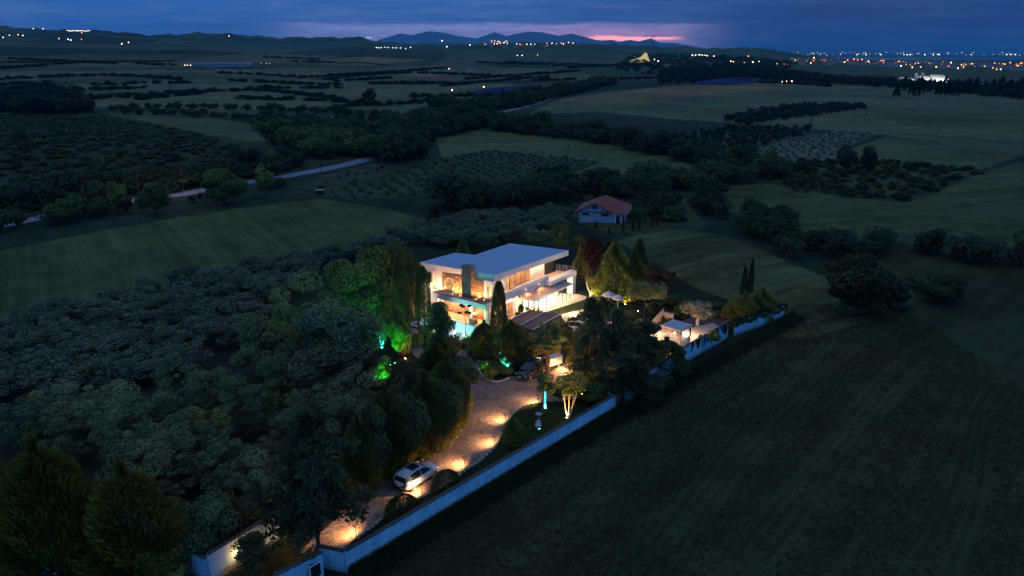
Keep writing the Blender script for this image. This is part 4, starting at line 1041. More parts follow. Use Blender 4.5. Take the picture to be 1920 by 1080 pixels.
bollard(1085, 742, 'low driveway lamp behind the multi stemmed tree', 300, (-.4, 2)); bollard(1100, 712, 'low driveway lamp under the dark pines', 320, (-1, .8)); bollard(1060, 690, 'low driveway lamp right of the palm trunk', 90, (-1, -1))
def spike(px, py, label, power, col, aim, spot=110, h=.25, es=60, z=0.0, r=.07, rad=.06):
    x, y = flat(px, py, z); o = thing('garden_spotlight', label, 'lamp', (x, y, z)); a = Vector(aim).normalized()
    MB().tube([(0, 0, 0), (0, 0, h - .05)], .015, 6).obj('spike', [M['plastic']], o)
    MB().tube([Vector((0, 0, h)) - a * .1, Vector((0, 0, h)) + a * .02], [.05, r], 10).obj('housing', [M['plastic']], o)
    MB().lathe([(0, -.03), (r * .9, 0), (0, .03)], 10, tuple(Vector((0, 0, h)) + a * .05)).obj('lens', [glow('lens_glow', col, es, False)], o)
    point('light', o, tuple(Vector((0, 0, h)) + a * .12), power * 2.6, col, rad, spot, tuple(Vector((0, 0, h)) + a * 3), .7)
spike(1022.5, 768, 'cyan spotlight at the foot of the small round tree', 130, (.10, .80, 1.0), (-.05, .6, 1.0), 90, .15)
spike(953, 690, 'bright cyan spotlight in the flower bed near the black car', 380, (.03, .70, 1.0), (-1.0, .5, .9), 140, .3, 150, r=.16)
spike(920, 704, 'green spotlight beside the small conical shrub', 320, (.10, 1.0, .05), (-.1, 1.0, .8), 140, .2, 80, r=.12)
spike(1028, 713, 'warm spotlight at the foot of the palm', 170, (1.0, .38, .12), (-.05, .55, 2.2), 60, .15)
spike(1062, 786, 'warm spotlight at the foot of the multi stemmed tree by the wall', 420, (1.0, .50, .20), (.1, .4, 1.0), 110, .15)
spike(1012, 806, 'cyan spotlight beside the white jar', 24, (.1, .9, .8), (-.6, .4, .6), 100, .1)
spike(1049, 688, 'warm spotlight in front of the white block by the drive', 14, WARM2, (-.3, 1, .4), 120, .15)
spike(716, 655, 'cyan spotlight under the pale stemmed birch', 420, (.03, .80, 1.0), (.1, .5, 2.0), 130, .2, 90, r=.1)
spike(740, 684, 'green spotlight at the foot of the ivy covered column tree', 560, (.03, 1.0, .14), (.25, .8, 1.3), 110, .2, 30)
spike(708, 738, 'green spotlight in front of the bright green bush', 420, (.04, 1.0, .10), (.15, .8, .75), 120, 1.2, 40)
spike(801, 664, 'cyan spotlight by the garden path under the pine', 70, (.10, .85, 1.0), (.3, .2, .6), 150, .3, 130, r=.13)
spike(759, 676, 'small warm spotlight in the shrubs left of the path', 40, WARM, (.2, .5, .4), 150, .25, 120, r=.12)
spike(769, 632, 'warm spotlight left of the garden path', 110, WARM, (.2, .3, 1), 120, .2, 60, r=.1)
spike(786, 638, 'warm spotlight right of the garden path', 60, (1, .7, .2), (-.3, .3, 1), 130, .2, 30)
spike(772, 596, 'warm spotlight in front of the yellow lit shrub', 300, (1, .62, .18), (0, .6, 1), 120, .2, 60, r=.1)
spike(1109, 566, 'warm spotlight at the foot of the pale trunked olive', 240, (1.0, .70, .30), (.0, .3, 1.0), 130, .2, 80, r=.16)
spike(873, 634, 'green spotlight at the pool corner', 60, (.1, 1.0, .25), (.5, .1, .3), 150, .15, 40)
spike(1132, 560, 'small orange lamp below the green conifer', 70, (1.0, .60, .15), (.5, .6, 1.3), 150, .3, 60, r=.12)
spike(1172, 574, 'small warm lamp under the umbrella shaped olive', 50, (1.0, .62, .22), (.4, .3, 1), 150, .3, 60, r=.1)
spike(1196, 586, 'small yellow lamp at the edge of the sunken terrace', 50, (1.0, .62, .15), (-.1, .2, 1), 150, .2, 90, r=.1)
spike(733, 706, 'added green wash light on the trees left of the path', 240, (.03, 1.0, .30), (-.1, .5, 1.6), 150, 1.5, 20)  # added lamp, spreads a softer green wash up the canopy
spike(1092, 742, 'warm spotlight in the bushes under the tall pine', 420, (1.0, .62, .25), (-.3, .2, 1.0), 130, .2, 30)
spike(1060, 716, 'warm spotlight right of the palm under the pines', 260, (1.0, .60, .25), (.4, .3, 1.0), 130, .2, 30)
spike(1090, 520, 'amber spotlight behind the villa under the red leaved tree', 110, (1.0, .62, .25), (.3, .6, 1.2), 120, .2, 20)
# ------------------------------------------------------------------ raised gazebo terrace at the right end of the garden
TZ = 1.35
tf = [flat(*p, TZ) for p in [(1267, 659), (1350, 613), (1337, 605), (1298, 614), (1272, 606), (1238, 618), (1200, 634)]]
tag(MB().prism(tf, -.1, TZ).obj('gazebo_terrace', [M['paving']]), 'raised pale terrace carrying the gazebo', kind='structure')
tf2 = [flat(*p, TZ - .1) for p in [(1240, 658), (1266, 668), (1290, 655), (1276, 646)]]
tag(MB().prism([flat(*p, TZ - .35) for p in [(1226, 664), (1262, 681), (1283, 668), (1262, 652)]], -.1, TZ - .35).obj('terrace_step', [M['paving']]), 'lower pale step of the gazebo terrace', kind='structure')
gx, gy = flat(1267, 640, TZ); grz = R(46)
gz = thing('gazebo', 'four poster garden daybed with pale flat canopy and tied tan curtains', 'gazebo', (gx, gy, TZ), grz)
M['curtain'] = basic('tan_curtain', (.50, .36, .24), .9, var=.1); M['canopy'] = basic('pale_canvas', (.60, .52, .46), .9, var=.08)
a = 1.28
for i, (px, py) in enumerate(((-a, -a), (a, -a), (a, a), (-a, a))): MB().box(px - .05, py - .05, 0, px + .05, py + .05, 2.2).obj('post', [M['trim']], gz)
MB().box(-a - .2, -a - .2, 2.2, a + .2, a + .2, 2.30).obj('canopy', [M['canopy']], gz)
MB().box(-a - .22, -a - .22, 2.06, a + .22, -a - .18, 2.26).box(-a - .22, a + .18, 2.06, a + .22, a + .22, 2.26).box(-a - .22, -a - .18, 2.06, -a - .18, a + .18, 2.26).box(a + .18, -a - .18, 2.06, a + .22, a + .18, 2.26).obj('valance', [M['canopy']], gz)
MB().box(-a, -a, .0, a, a, .32).obj('bed_base', [M['trim']], gz)
bevel(MB().box(-a + .05, -a + .05, .322, a - .05, a - .05, .52).obj('mattress', [M['cushion']], gz), .05)
for i in range(3): bevel(MB().box(-a + .15 + i * .8, a - .45, .525, -a + .85 + i * .8, a - .15, .85).obj('pillow', [M['cushion']], gz), .08)
def curtain(px, py, dx, dy, L=.62):
    mb = MB(); vs = []; n = 14; zs = [(2.15, 1), (1.6, .9), (1.15, .35), (.9, .42), (.35, .8), (.05, .85)]
    for z, w in zs:
        for k in range(n + 1):
            t = k / n; o_ = .05 * math.sin(t * 26)
            vs.append((px + dx * L * w * t + dy * o_, py + dy * L * w * t + dx * o_, z))
    fs = [(i * (n + 1) + k, i * (n + 1) + k + 1, (i + 1) * (n + 1) + k + 1, (i + 1) * (n + 1) + k) for i in range(len(zs) - 1) for k in range(n)]
    o_ = MB().add(vs, fs, 0, True).obj('curtain', [M['curtain']], gz); s_ = o_.modifiers.new('s', 'SOLIDIFY'); s_.thickness = .02
b_ = a + .07
for (px, py) in ((-1, -1), (1, -1), (1, 1), (-1, 1)):
    curtain(px * b_, py * b_, -px, 0); curtain(px * b_, py * b_, 0, -py)
point('lamp', gz, (0, .2, 1.9), 45, WARM2, .15)
for lx, ly, p_ in ((2.8, .2, 900), (-2.8, 1.2, 260), (-2.6, -2.0, 120), (.6, 3.0, 260)):
    x = gx + lx * math.cos(grz) - ly * math.sin(grz); y = gy + lx * math.sin(grz) + ly * math.cos(grz)
    o = thing('terrace_lamp', 'low warm lamp on the terrace beside the gazebo', 'lamp', (x, y, TZ), 0, 'low lamps around the gazebo')
    MB().lathe([(.03, 0), (.03, .35), (.08, .36), (.08, .40), (0, .42)], 10).obj('post', [M['plastic']], o)
    point('light', o, (0, 0, .6), p_, WARM2, .08)
# terrace furniture and edges
x, y = flat(1313, 636, TZ); potplant('plant_pot', x, y, TZ, .35, 'dark round pot on the terrace corner right of the gazebo', DG, 'darkwood', pr=.30)
x, y = flat(1322, 633, TZ); o = thing('basin', 'white rectangular trough on the wall corner of the terrace', 'trough', (x + .6, y + .3, TZ), R(46)); MB().box(-.9, -.4, 0, .9, .4, .12).box(-.9, -.4, .12, -.8, .4, .3).box(.8, -.4, .12, .9, .4, .3).box(-.8, -.4, .12, .8, -.3, .3).box(-.8, .3, .12, .8, .4, .3).obj('tub', [M['trim']], o)
x, y = flat(1338, 620, TZ); bushx = (x, y)
# sunken deck with low brown edging behind the olive
dk = [flat(*p, .9) for p in [(1250, 610), (1300, 622), (1345, 617), (1372, 600), (1326, 586)]]
tag(MB().prism(dk, -.1, .9).obj('deck', [M['darkwood']]), 'dark timber deck behind the lit olive tree', kind='structure')
o = thing('deck_edge', 'raised brown timber edge around the dark deck', 'edging'); 
e = [flat(*p, .9) for p in [(1345, 617), (1372, 600), (1326, 586), (1290, 588)]]
for p0_, p1_ in zip(e, e[1:]): MB().beam((*p0_, 1.05), (*p1_, 1.05), .22, .3).obj('board', [M['wood']], o)
# white retaining wall pieces, steps left of the gazebo
s0 = flat(1214, 612, 1.2); s1 = flat(1243, 595, 1.2)
o = thing('retaining_wall', 'low pale wall rising behind the gazebo on the left', 'wall')
MB().prism([s0, s1, (s1[0] + .1, s1[1] + .35), (s0[0] + .1, s0[1] + .35)], 0, 2.2, ztop=[1.3, 2.5, 2.5, 1.3]).obj('wall_panel', [M['tile']], o)
MB().prism([s1, (s1[0] + 1.2, s1[1] - .9), (s1[0] + 1.4, s1[1] - .6), (s1[0] + .2, s1[1] + .4)], 0, 2.0).obj('wall_panel', [M['tile']], o)

# ---- hot tub terrace with parasols beyond the pergola
jx, jy = flat(1100, 596, .3)
o = thing('hot_tub', 'cyan lit hot tub on the sunken terrace right of the conservatory', 'hot tub', (jx, jy, 0), HTH)
MB().box(-1.7, -1.2, 0, 1.7, -1.0, .45).box(-1.7, 1.0, 0, 1.7, 1.2, .45).box(-1.7, -1.0, 0, -1.5, 1.0, .45).box(1.5, -1.0, 0, 1.7, 1.0, .45).box(-1.5, -1.0, 0, 1.5, 1.0, .05).obj('basin', [M['trim']], o)
MB().add([(-1.5, -1, .36), (1.5, -1, .36), (1.5, 1, .36), (-1.5, 1, .36)], [(0, 1, 2, 3)]).obj('water', [M['water']], o)
point('light', o, (0, 0, .2), 90, (.08, .8, 1.0), .15); point('light', o, (0, -.2, 1.3), 120, (.25, .55, 1.0), .15)
uvx = [hloc(p[0], p[1], 0) for p in [(1050, 590), (1115, 575), (1190, 590), (1215, 606), (1150, 640), (1080, 630)]]
uvpoly('terrace', uvx, -.1, .012, M['paving'])
def parasol(px, py, h, w, label):
    q = at(px, py); o = thing('parasol', label, 'parasol', (q[0], q[1], 0), 1.0)
    MB().tube([(0, 0, 0), (0, 0, h)], .035, 8).obj('pole', [M['trim']], o); MB().lathe([(.3, 0), (.3, .06), (.1, .1)], 12).obj('base', [M['metal']], o)
    n = 8; vs = [(0, 0, h)] + [(w * math.cos(2 * PI * k / n), w * math.sin(2 * PI * k / n), h - .5) for k in range(n)] + [(w * math.cos(2 * PI * k / n), w * math.sin(2 * PI * k / n), h - .68) for k in range(n)]
    fs = [(0, 1 + k, 1 + (k + 1) % n) for k in range(n)] + [(1 + k, 9 + k, 9 + (k + 1) % n, 1 + (k + 1) % n) for k in range(n)]
    MB().add(vs, fs).obj('canopy', [M['canopy']], o)
parasol(1141, 575, 2.5, 1.1, 'left of two pale parasols standing beyond the hot tub'); parasol(1158, 580, 2.4, 1.0, 'right of two pale parasols standing beyond the hot tub')
def lounger(px, py, rz, label):
    q = flat(px, py); o = thing('sun_lounger', label, 'sun lounger', (q[0], q[1], .012), rz, 'sun loungers beside the hot tub')
    MB().box(-.9, -.32, .25, .4, .32, .36).obj('mattress', [M['cushion']], o); MB().add([(.4, -.32, .25), (1.0, -.32, .62), (1.0, .32, .62), (.4, .32, .25), (.4, -.32, .36), (.95, -.32, .72), (.95, .32, .72), (.4, .32, .36)], [(0, 3, 2, 1), (4, 5, 6, 7), (0, 1, 5, 4), (1, 2, 6, 5), (2, 3, 7, 6), (3, 0, 4, 7)]).obj('backrest', [M['cushion']], o)
    for a_ in (-.85, .3):
        for b_2 in (-.3, .24): MB().box(a_, b_2, 0, a_ + .06, b_2 + .06, .249).obj('leg', [M['trim']], o)
for i, (px, py) in enumerate(((1121, 577), (1127, 583), (1096, 612), (1106, 608))): lounger(px, py, .4 + i * .3, 'white cushioned sun lounger beside the cyan lit hot tub')
for px, py, l in ((1075, 590, 'left'), (1150, 600, 'right')):
    q = flat(px, py); o = thing('terrace_lamp', 'bright lamp on the %s side of the hot tub terrace' % l, 'lamp', (q[0], q[1], 0)); MB().lathe([(.03, 0), (.03, .5), (.07, .52), (.07, .6), (0, .62)], 10).obj('post', [M['plastic']], o); point('light', o, (0, 0, .8), 600 if l == 'left' else 200, WARM2, .08)
# ---- pergola roof in front of the conservatory
pg = thing('pergola', 'dark slatted pergola roof with pale cross beams in front of the conservatory', 'pergola', (0, 0, 0))
pc = [flat(*p, 2.75) for p in [(995.6, 582), (954.8, 602), (1000, 622), (1052, 592)]]
A_, B_, C_, D_ = [Vector((*p, 2.75)) for p in pc]
for p in (A_, B_, C_, D_, (A_ + B_) / 2, (C_ + D_) / 2): MB().box(p.x - .07, p.y - .07, 0, p.x + .07, p.y + .07, 2.64).obj('post', [M['darkwood']], pg)
for a_, b2 in ((A_, B_), (B_, C_), (C_, D_), (D_, A_)): MB().beam(a_, b2, .14, .22).obj('beam', [M['darkwood']], pg)
n = 17
sl_me = None
for i in range(n):
    f0 = (i + .1) / n; f1 = (i + .86) / n
    q = [A_.lerp(B_, f0), A_.lerp(B_, f1), D_.lerp(C_, f1), D_.lerp(C_, f0)]
    MB().prism([(v.x, v.y) for v in q], 2.862, 2.895 + (i % 3) * .006).obj('slat', [M['darkwood']], pg)
for f in (.50, .02, .97):
    a_ = A_.lerp(D_, f); b2 = B_.lerp(C_, f); up = Vector((0, 0, .21)); MB().beam(a_ + up, b2 + up, .12, .09).obj('cross_beam', [M['trim']], pg)
point('light', pg, ((A_.x + C_.x) / 2, (A_.y + C_.y) / 2, 2.2), 50, WARM, .1)
# ---- white block by the drive, stone bench, jar, bird bath
x, y = flat(1042, 685); o = thing('garden_block', 'white plastered block beside the palm, lit from the front', 'block', (x, y, 0), R(38)); bevel(MB().box(-1.1, 0, 0, 1.1, 1.1, 1.0).obj('block', [M['plaster']], o), .03); MB().box(-1.15, -.05, 1.003, 1.15, 1.15, 1.06).obj('cap', [M['trim']], o)
x, y = flat(1009, 804); o = thing('garden_jar', 'white pottery jar with two handles on the lawn by the wall', 'jar', (x, y, 0)); MB().lathe([(.12, 0), (.30, .18), (.36, .42), (.26, .66), (.14, .76), (.15, .86), (.20, .90)], 20).obj('body', [M['trim']], o)
for s in (-1, 1): MB().tube([(s * .14, 0, .84), (s * .34, 0, .86), (s * .30, 0, .58)], .025, 6).obj('handle', [M['trim']], o)
x, y = flat(1010, 789); o = thing('bird_bath', 'stone bird bath on a thin pedestal behind the jar', 'bird bath', (x, y, 0)); MB().lathe([(.16, 0), (.14, .08), (.06, .14), (.06, .62), (.12, .70)], 14).obj('pedestal', [M['kerb']], o); MB().lathe([(.1, .70), (.34, .78), (.38, .84), (.33, .84), (.1, .76)], 22).obj('bowl', [M['kerb']], o)
x, y = flat(909, 684); o = thing('stone_bench', 'pale low slab bench at the edge of the green lit flower bed', 'bench', (x, y, 0), -.1); MB().box(-1.0, -.2, .35, 1.0, .2, .43).obj('seat', [M['kerb']], o); MB().box(-.8, -.15, 0, -.6, .15, .349).box(.6, -.15, 0, .8, .15, .349).obj('support', [M['kerb']], o)
q = flat(591, 1045); o = thing('lamp_post', 'slim pale pole rising out of the pine by the gate', 'pole', (q[0], q[1], 0)); MB().tube([(0, 0, 0), (0, 0, 5.2)], [.06, .045], 8).obj('pole', [M['trim']], o)
# gate lamps hidden under the pine
for px, py, l in ((455, 1062, 'on the entrance wall'), (560, 1030, 'inside the gate')):
    q = flat(px, py); o = thing('gate_lamp', 'warm gate lamp %s under the big pine' % l, 'lamp', (q[0] , q[1], 0)); MB().lathe([(.05, 0), (.05, .9), (.1, .92), (.1, 1.05), (0, 1.1)], 10).obj('post', [M['plastic']], o)
    point('light', o, (0, 0, 1.25), 90, WARM, .08)

# ------------------------------------------------------------------ garden trees and shrubs
def T(kind, *a, **k):
    if kind == 'airy': a = a[:4] + (tuple(c_ * .80 for c_ in a[4]),) + a[5:]
    if kind == 'broad' and a[0] < 700: a = a[:4] + (tuple(c_ * 1.15 for c_ in a[4]),) + a[5:]
    if kind in ('airy', 'broad') and a[1] > 640 - 60: a = a[:3] + (a[3] * 1.22,) + a[4:]
    return ptree(kind, *a, **k)
T('ley', 112, 1082, 826, 205, (.046,.044,.012), 'big feathery cypress, widest of the front row at lower left', v=0, tr='straight')
T('ley', -8, 1050, 822, 150, (.038,.038,.012), 'feathery cypress cut by the left picture edge', v=1, tr='straight')
T('ley', 262, 1086, 872, 185, (.052,.048,.014), 'feathery yellow tinged cypress, second in the front row', v=2, tr='straight')
T('round', 396, 1042, 924, 134, (.040,.060,.030), 'dense round dark green bush behind the entrance wall', v=0, tr='short')
T('shrub', 318, 1092, 1010, 112, (.085,.095,.035), 'pale green shrub outside the blue shaded wall', tr=None, name='shrub', cat='shrub')
T('pine', 598, 1040, 772, 215, (.026,.036,.022), 'huge dark pine over the gate at the bottom', v=0, tr='straight')
T('pine', 480, 1076, 1000, 110, (.040,.050,.026), 'low dark pine bough in front of the entrance wall', v=1)
T('airy', 243, 872, 738, 140, (.080,.105,.055), 'airy pale plane tree left of the bare soil', v=0)
T('airy', 352, 800, 682, 118, (.070,.100,.055), 'airy plane tree behind the pale row, furthest up the slope', v=1)
T('airy', 384, 850, 756, 112, (.120,.130,.040), 'yellow green young plane tree in the middle of the orchard', v=2)
T('airy', 300, 800, 742, 70, (.065,.09,.05), 'small airy tree between the two pale plane trees', v=1)
T('airy', 462, 815, 702, 110, (.060,.085,.050), 'airy tree just left of the thin young tree', v=0)
T('airy', 512, 798, 700, 48, (.100,.110,.045), 'thin stemmed young tree on the bare soil', v=1, tr='thin')
T('airy', 436, 925, 826, 128, (.060,.085,.048), 'airy tree above the round dark bush', v=2)
T('airy', 330, 930, 862, 100, (.075,.090,.055), 'low pale tree behind the second front cypress', v=1)
T('airy', 44, 842, 748, 125, (.052,.075,.045), 'airy dark tree above the left front cypresses', v=0)
T('airy', 566, 800, 728, 74, (.115,.115,.042), 'small yellowish tree at the upper edge of the big pine', v=2)
T('airy', 497, 880, 820, 90, (.060,.080,.045), 'small airy tree left of the big pine crown', v=0)
for i, (a_, b2, c_, w_, l_) in enumerate(((205,800,715,120,'pale tree at the upper left of the garden orchard'),(150,860,770,120,'pale tree above the gap between the front cypresses'),(270,930,830,120,'leafy tree behind the second front cypress'),(395,905,800,130,'leafy tree in the middle of the lower orchard'),(520,960,850,110,'leafy tree touching the big pine on its left'),(450,990,890,100,'leafy tree between the round bush and the big pine'),(410,770,690,90,'tree at the upper edge of the orchard'),(555,860,760,110,'tree between the bare soil and the big pine'),(100,800,730,110,'dusky tree at the far left of the orchard'),(590,840,740,130,'tree filling the gap above the big pine'),(335,870,775,110,'tree left of the yellow green young plane'),(650,870,745,140,'broad tree behind the lower drive hedge'))):
    T('airy' if i % 2 else 'broad', a_, b2, c_, w_, (.058, .078, .042), l_, v=i)
T('shrub', 330, 1000, 930, 80, (.045,.055,.03), 'dark shrub between the front cypress and the round bush', tr=None, name='shrub', cat='shrub')
T('broad', 585, 690, 512, 150, (.088,.105,.032), 'tall yellow green broadleaf tree, highest of the left group', v=0)
T('broad', 505, 736, 588, 128, (.098,.112,.034), 'yellow green broadleaf tree on the left edge of the garden trees', v=1)
T('broad', 534, 760, 640, 90, (.045,.058,.026), 'dark small tree in front of the yellow green broadleaf', v=2)
T('broad', 690, 640, 458, 125, (.058,.068,.026), 'tall dull green tree behind the garden, left of the dark evergreen', v=2)
T('broad', 742, 610, 443, 92, (.036,.046,.020), 'dark evergreen tree topping the group left of the villa', v=3)
T('broad', 640, 735, 560, 150, (.048,.070,.044), 'wide blue green tree in the middle of the left group', v=3)
T('broad', 620, 760, 640, 150, (.055,.062,.038), 'low spreading tree in front of the left group', v=1)
T('broad', 655, 800, 700, 130, (.045,.058,.032), 'dull tree between the left group and the drive hedge', v=0)
T('round', 690, 726, 660, 60, (.085,.045,.035), 'purple leaved shrub left of the bright green bush', name='shrub', cat='shrub', v=1)
T('col', 757, 664, 478, 36, (.060,.048,.024), 'brownish column cypress left of the garden path', v=0, tr='straight')
T('col', 797, 640, 500, 30, (.034,.060,.022), 'green column cypress next to the left end of the villa', v=1, tr='straight')
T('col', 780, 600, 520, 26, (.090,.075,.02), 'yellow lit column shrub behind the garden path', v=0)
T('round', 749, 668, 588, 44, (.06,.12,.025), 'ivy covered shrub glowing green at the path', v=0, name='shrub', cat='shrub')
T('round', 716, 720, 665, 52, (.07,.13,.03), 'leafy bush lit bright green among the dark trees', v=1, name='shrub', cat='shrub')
q = at(716, 652); bt = T('airy', 716, 652, 548, 58, (.075,.115,.05), 'pale stemmed birch lit cyan from below', v=2, tr=None)
for dx in (-.35, 0, .3): MB().tube([(dx * .5, 0, 0), (dx, .05, 2.2), (dx * 1.8, 0, 4.6)], [.07, .055, .03], 6).obj('stem', [M['white_bark']], bt)
T('pine', 826, 702, 572, 88, (.034,.050,.030), 'dark pine between the pool and the drive hedge', v=2, tr='straight')
T('pine', 824, 690, 622, 66, (.034,.048,.030), 'smaller dark pine left of the pool pine', v=0, tr='straight')
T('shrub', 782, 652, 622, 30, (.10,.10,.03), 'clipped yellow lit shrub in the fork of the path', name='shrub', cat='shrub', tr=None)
T('round', 822, 600, 560, 42, (.030,.045,.022), 'dark shrub in front of the left pillar of the villa', name='shrub', cat='shrub', tr=None, v=0)
# tall hedge along the left side of the drive
hl = [(866,760,662,100,.030),(852,800,668,90,.034),(846,828,690,92,.032),(812,846,700,96,.028),(776,868,716,100,.032),(742,888,724,100,.028),(712,905,742,90,.034),(690,925,780,80,.03),(790,800,682,100,.026),(830,740,645,80,.026),(750,815,722,100,.026),(864,715,668,50,.03)]
names_ = ['the top bend','the upper bend','above the middle of the drive','the middle of the drive','just above the white car','beside the white car','below the white car','the lower end of the drive','the second row, upper part','the second row, beside the pool pines','the second row, lower part','the far end by the path']
for i, (a_, b2, c_, w_, g_) in enumerate(hl):
    T('ley' if i % 2 else 'round', a_ - 12, b2, c_, w_, (g_ * 1.15, g_ * 1.5, g_ * .6), 'dark hedge tree left of the drive at ' + names_[i], v=i, tr='straight', name='hedge_tree', cat='tree')
for i, (a_, b2) in enumerate(((866,775),(858,800),(842,822),(815,840),(785,856),(760,872),(735,886),(712,900),(690,916))):
    T('ley', a_ - 8, b2, b2 - 52, 58, (.085,.095,.022), 'low hedge skirt along the left kerb, coloured as if lamp lit', v=i, tr=None, name='hedge_bush', cat='shrub', group='low hedge bushes along the left kerb')  # lighter yellowish leaf colour paints the lamplight on the hedge foot
# drive right side
T('clipped', 757, 976, 931, 76, (.022,.034,.012), 'larger clipped dome bush at the wall below the white car', tr=None, name='dome_bush', cat='shrub')
T('clipped', 839, 925, 884, 66, (.022,.034,.012), 'smaller clipped dome bush at the wall right of the white car', tr=None, name='dome_bush', cat='shrub')
T('ley', 962, 834, 782, 42, (.105,.115,.035), 'weeping yellow green shrub on the lawn by the wall', tr=None, name='weeping_shrub', cat='shrub', v=1)
q = at(1022, 765); t_ = T('round', 1022, 765, 704, 46, (.060,.100,.038), 'small round headed tree with cyan lit white trunk', v=1, tr=None)
t_.children[0].scale.z *= .80; t_.children[0].location.z = 1.35
MB().tube([(0, 0, 0), (.02, 0, 1.0), (0, .03, 2.1)], [.22, .16, .11], 10).obj('trunk', [M['white_bark']], t_)
t_ = T('bare', 1066, 782, 690, 92, (.055,.085,.028), 'multi stemmed tree with bright lit stems by the wall', tr=None)
for k in range(6):
    a_ = k * 1.05; L = rnd.uniform(.6, 1.15)
    MB().tube([(math.cos(a_) * .12, math.sin(a_) * .12, 0), (math.cos(a_) * .45, math.sin(a_) * .3, 1.1), (math.cos(a_) * L, math.sin(a_) * L * .7, 2.9)], [.085, .065, .03], 6).obj('stem', [M['pale_bark']], t_)
T('round', 1050, 748, 712, 46, (.045,.070,.030), 'leafy shrub left of the multi stemmed tree crown', v=0, tr='short', name='shrub', cat='shrub')
T('round', 1112, 758, 712, 60, (.045,.065,.024), 'leafy shrub mass behind the multi stemmed tree', v=1, tr='short', name='shrub', cat='shrub')
T('round', 1130, 756, 715, 66, (.040,.058,.022), 'leafy shrub at the far end of the long wall', v=0, tr='short', name='shrub', cat='shrub')
# central planting
T('cyp', 936, 640, 529, 40, (.045,.050,.020), 'solid pointed cypress in front of the villa corner', tr='straight')
T('ley', 908, 672, 602, 60, (.048,.058,.028), 'feathery evergreen left of the palm', v=0, tr='straight')
T('ley', 958, 678, 602, 84, (.050,.062,.026), 'feathery evergreen below the pointed cypress', v=1, tr='straight')
T('airy', 990, 684, 622, 66, (.055,.070,.030), 'loose shrub tree behind the black car', v=1)
T('shrub', 884, 652, 628, 50, (.060,.090,.030), 'rounded shrub at the pool corner', tr=None, name='shrub', cat='shrub')
T('clipped', 916, 712, 684, 20, (.075,.080,.022), 'small conical shrub in the flower bed', tr=None, name='cone_shrub', cat='shrub')
for i, (a_, b2) in enumerate(((930,702),(942,698),(950,702),(905,690),(925,690),(938,688))):
    T('shrub', a_, b2, b2 - 14, 26, (.06,.11,.03), 'low leafy plant in the green lit flower bed', tr=None, name='bed_plant', cat='plant', group='plants of the green lit flower bed')
# right garden mass
T('pine', 1106, 735, 560, 112, (.062,.066,.034), 'tall pine right of the palm with yellow lit branches', v=0, tr='straight')
T('pine', 1155, 752, 578, 128, (.044,.054,.030), 'very dark pine in the middle of the right group', v=1, tr='straight')
T('pine', 1205, 742, 600, 120, (.040,.052,.028), 'dark pine over the far end of the long wall', v=2, tr='straight')
T('ley', 1246, 706, 634, 92, (.030,.044,.020), 'dark bushy tree below the gazebo terrace', v=2, tr='straight')
T('ley', 1190, 760, 690, 100, (.026,.040,.020), 'dark bushy tree behind the gap in the wall', v=0, tr='straight')
T('pine', 1082, 690, 622, 60, (.055,.055,.022), 'loose yellow lit pine immediately right of the palm', v=2, tr='straight')
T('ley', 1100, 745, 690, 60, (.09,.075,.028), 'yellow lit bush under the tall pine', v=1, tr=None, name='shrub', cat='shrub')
T('airy', 1078, 650, 585, 60, (.06,.065,.03), 'loose shrub tree between the pergola and the hot tub', v=0)
T('pine', 1128, 660, 560, 70, (.032,.046,.026), 'dark pine in front of the hot tub terrace', v=0, tr='straight')
# behind the hot tub terrace
T('cone', 1150, 562, 455, 96, (.060,.085,.026), 'broad green conifer lit yellow from below behind the terrace', v=0, tr='straight')
T('cone', 1194, 560, 448, 66, (.036,.052,.022), 'dark pointed conifer right of the lit conifer', v=1, tr='straight')
T('cone', 1090, 520, 452, 40, (.085,.075,.03), 'yellowish conifer behind the right end of the villa', v=1, tr='straight')
T('broad', 1112, 530, 438, 44, (.034,.012,.011), 'dark red leaved tree behind the villa', v=1)
T('broad', 1140, 500, 452, 30, (.030,.011,.010), 'small red leaved tree right of the larger one', v=2)
T('broad', 1238, 572, 490, 62, (.024,.016,.014), 'purple brown tree at the right edge of the garden trees', v=0)
T('broad', 1214, 545, 480, 50, (.045,.050,.024), 'dull tree behind the umbrella shaped olive', v=3)
T('airy', 1124, 520, 470, 40, (.085,.090,.030), 'pale branched tree above the lit olive', v=1)
t_ = T('bare', 1109, 563, 512, 46, (.085,.095,.032), 'old olive with forked pale trunk lit from below', tr=None)
for k, e in enumerate(((-.9, .2, 3.0), (.8, -.1, 3.3), (.2, .6, 2.6))): MB().tube([(0, 0, 0), (e[0] * .25, e[1] * .25, 1.2), (e[0] * .7, e[1] * .7, 2.1), e], [.22, .17, .13, .07], 8).obj('limb', [M['pale_bark']], t_)
T('umb', 1208, 600, 523, 86, (.085,.085,.040), 'umbrella shaped olive above the sunken terrace', tr='std')
t_ = T('olive', 1308, 612, 553, 66, (.115,.115,.080), 'gnarled olive tree standing behind the gazebo', v=1, tr=None, z=.9)
MB().tube([(0, 0, 0), (.08, 0, .7), (-.04, .05, 1.5)], [.36, .26, .22], 10).obj('trunk', [M['pale_bark']], t_)
for e in ((-1.1, .2, 2.7), (1.0, .3, 2.6), (.1, -.9, 2.8), (.2, .9, 2.9)): MB().tube([(0, 0, 1.3), (e[0] * .5, e[1] * .5, 2.0), e], [.16, .11, .05], 6).obj('limb', [M['pale_bark']], t_)
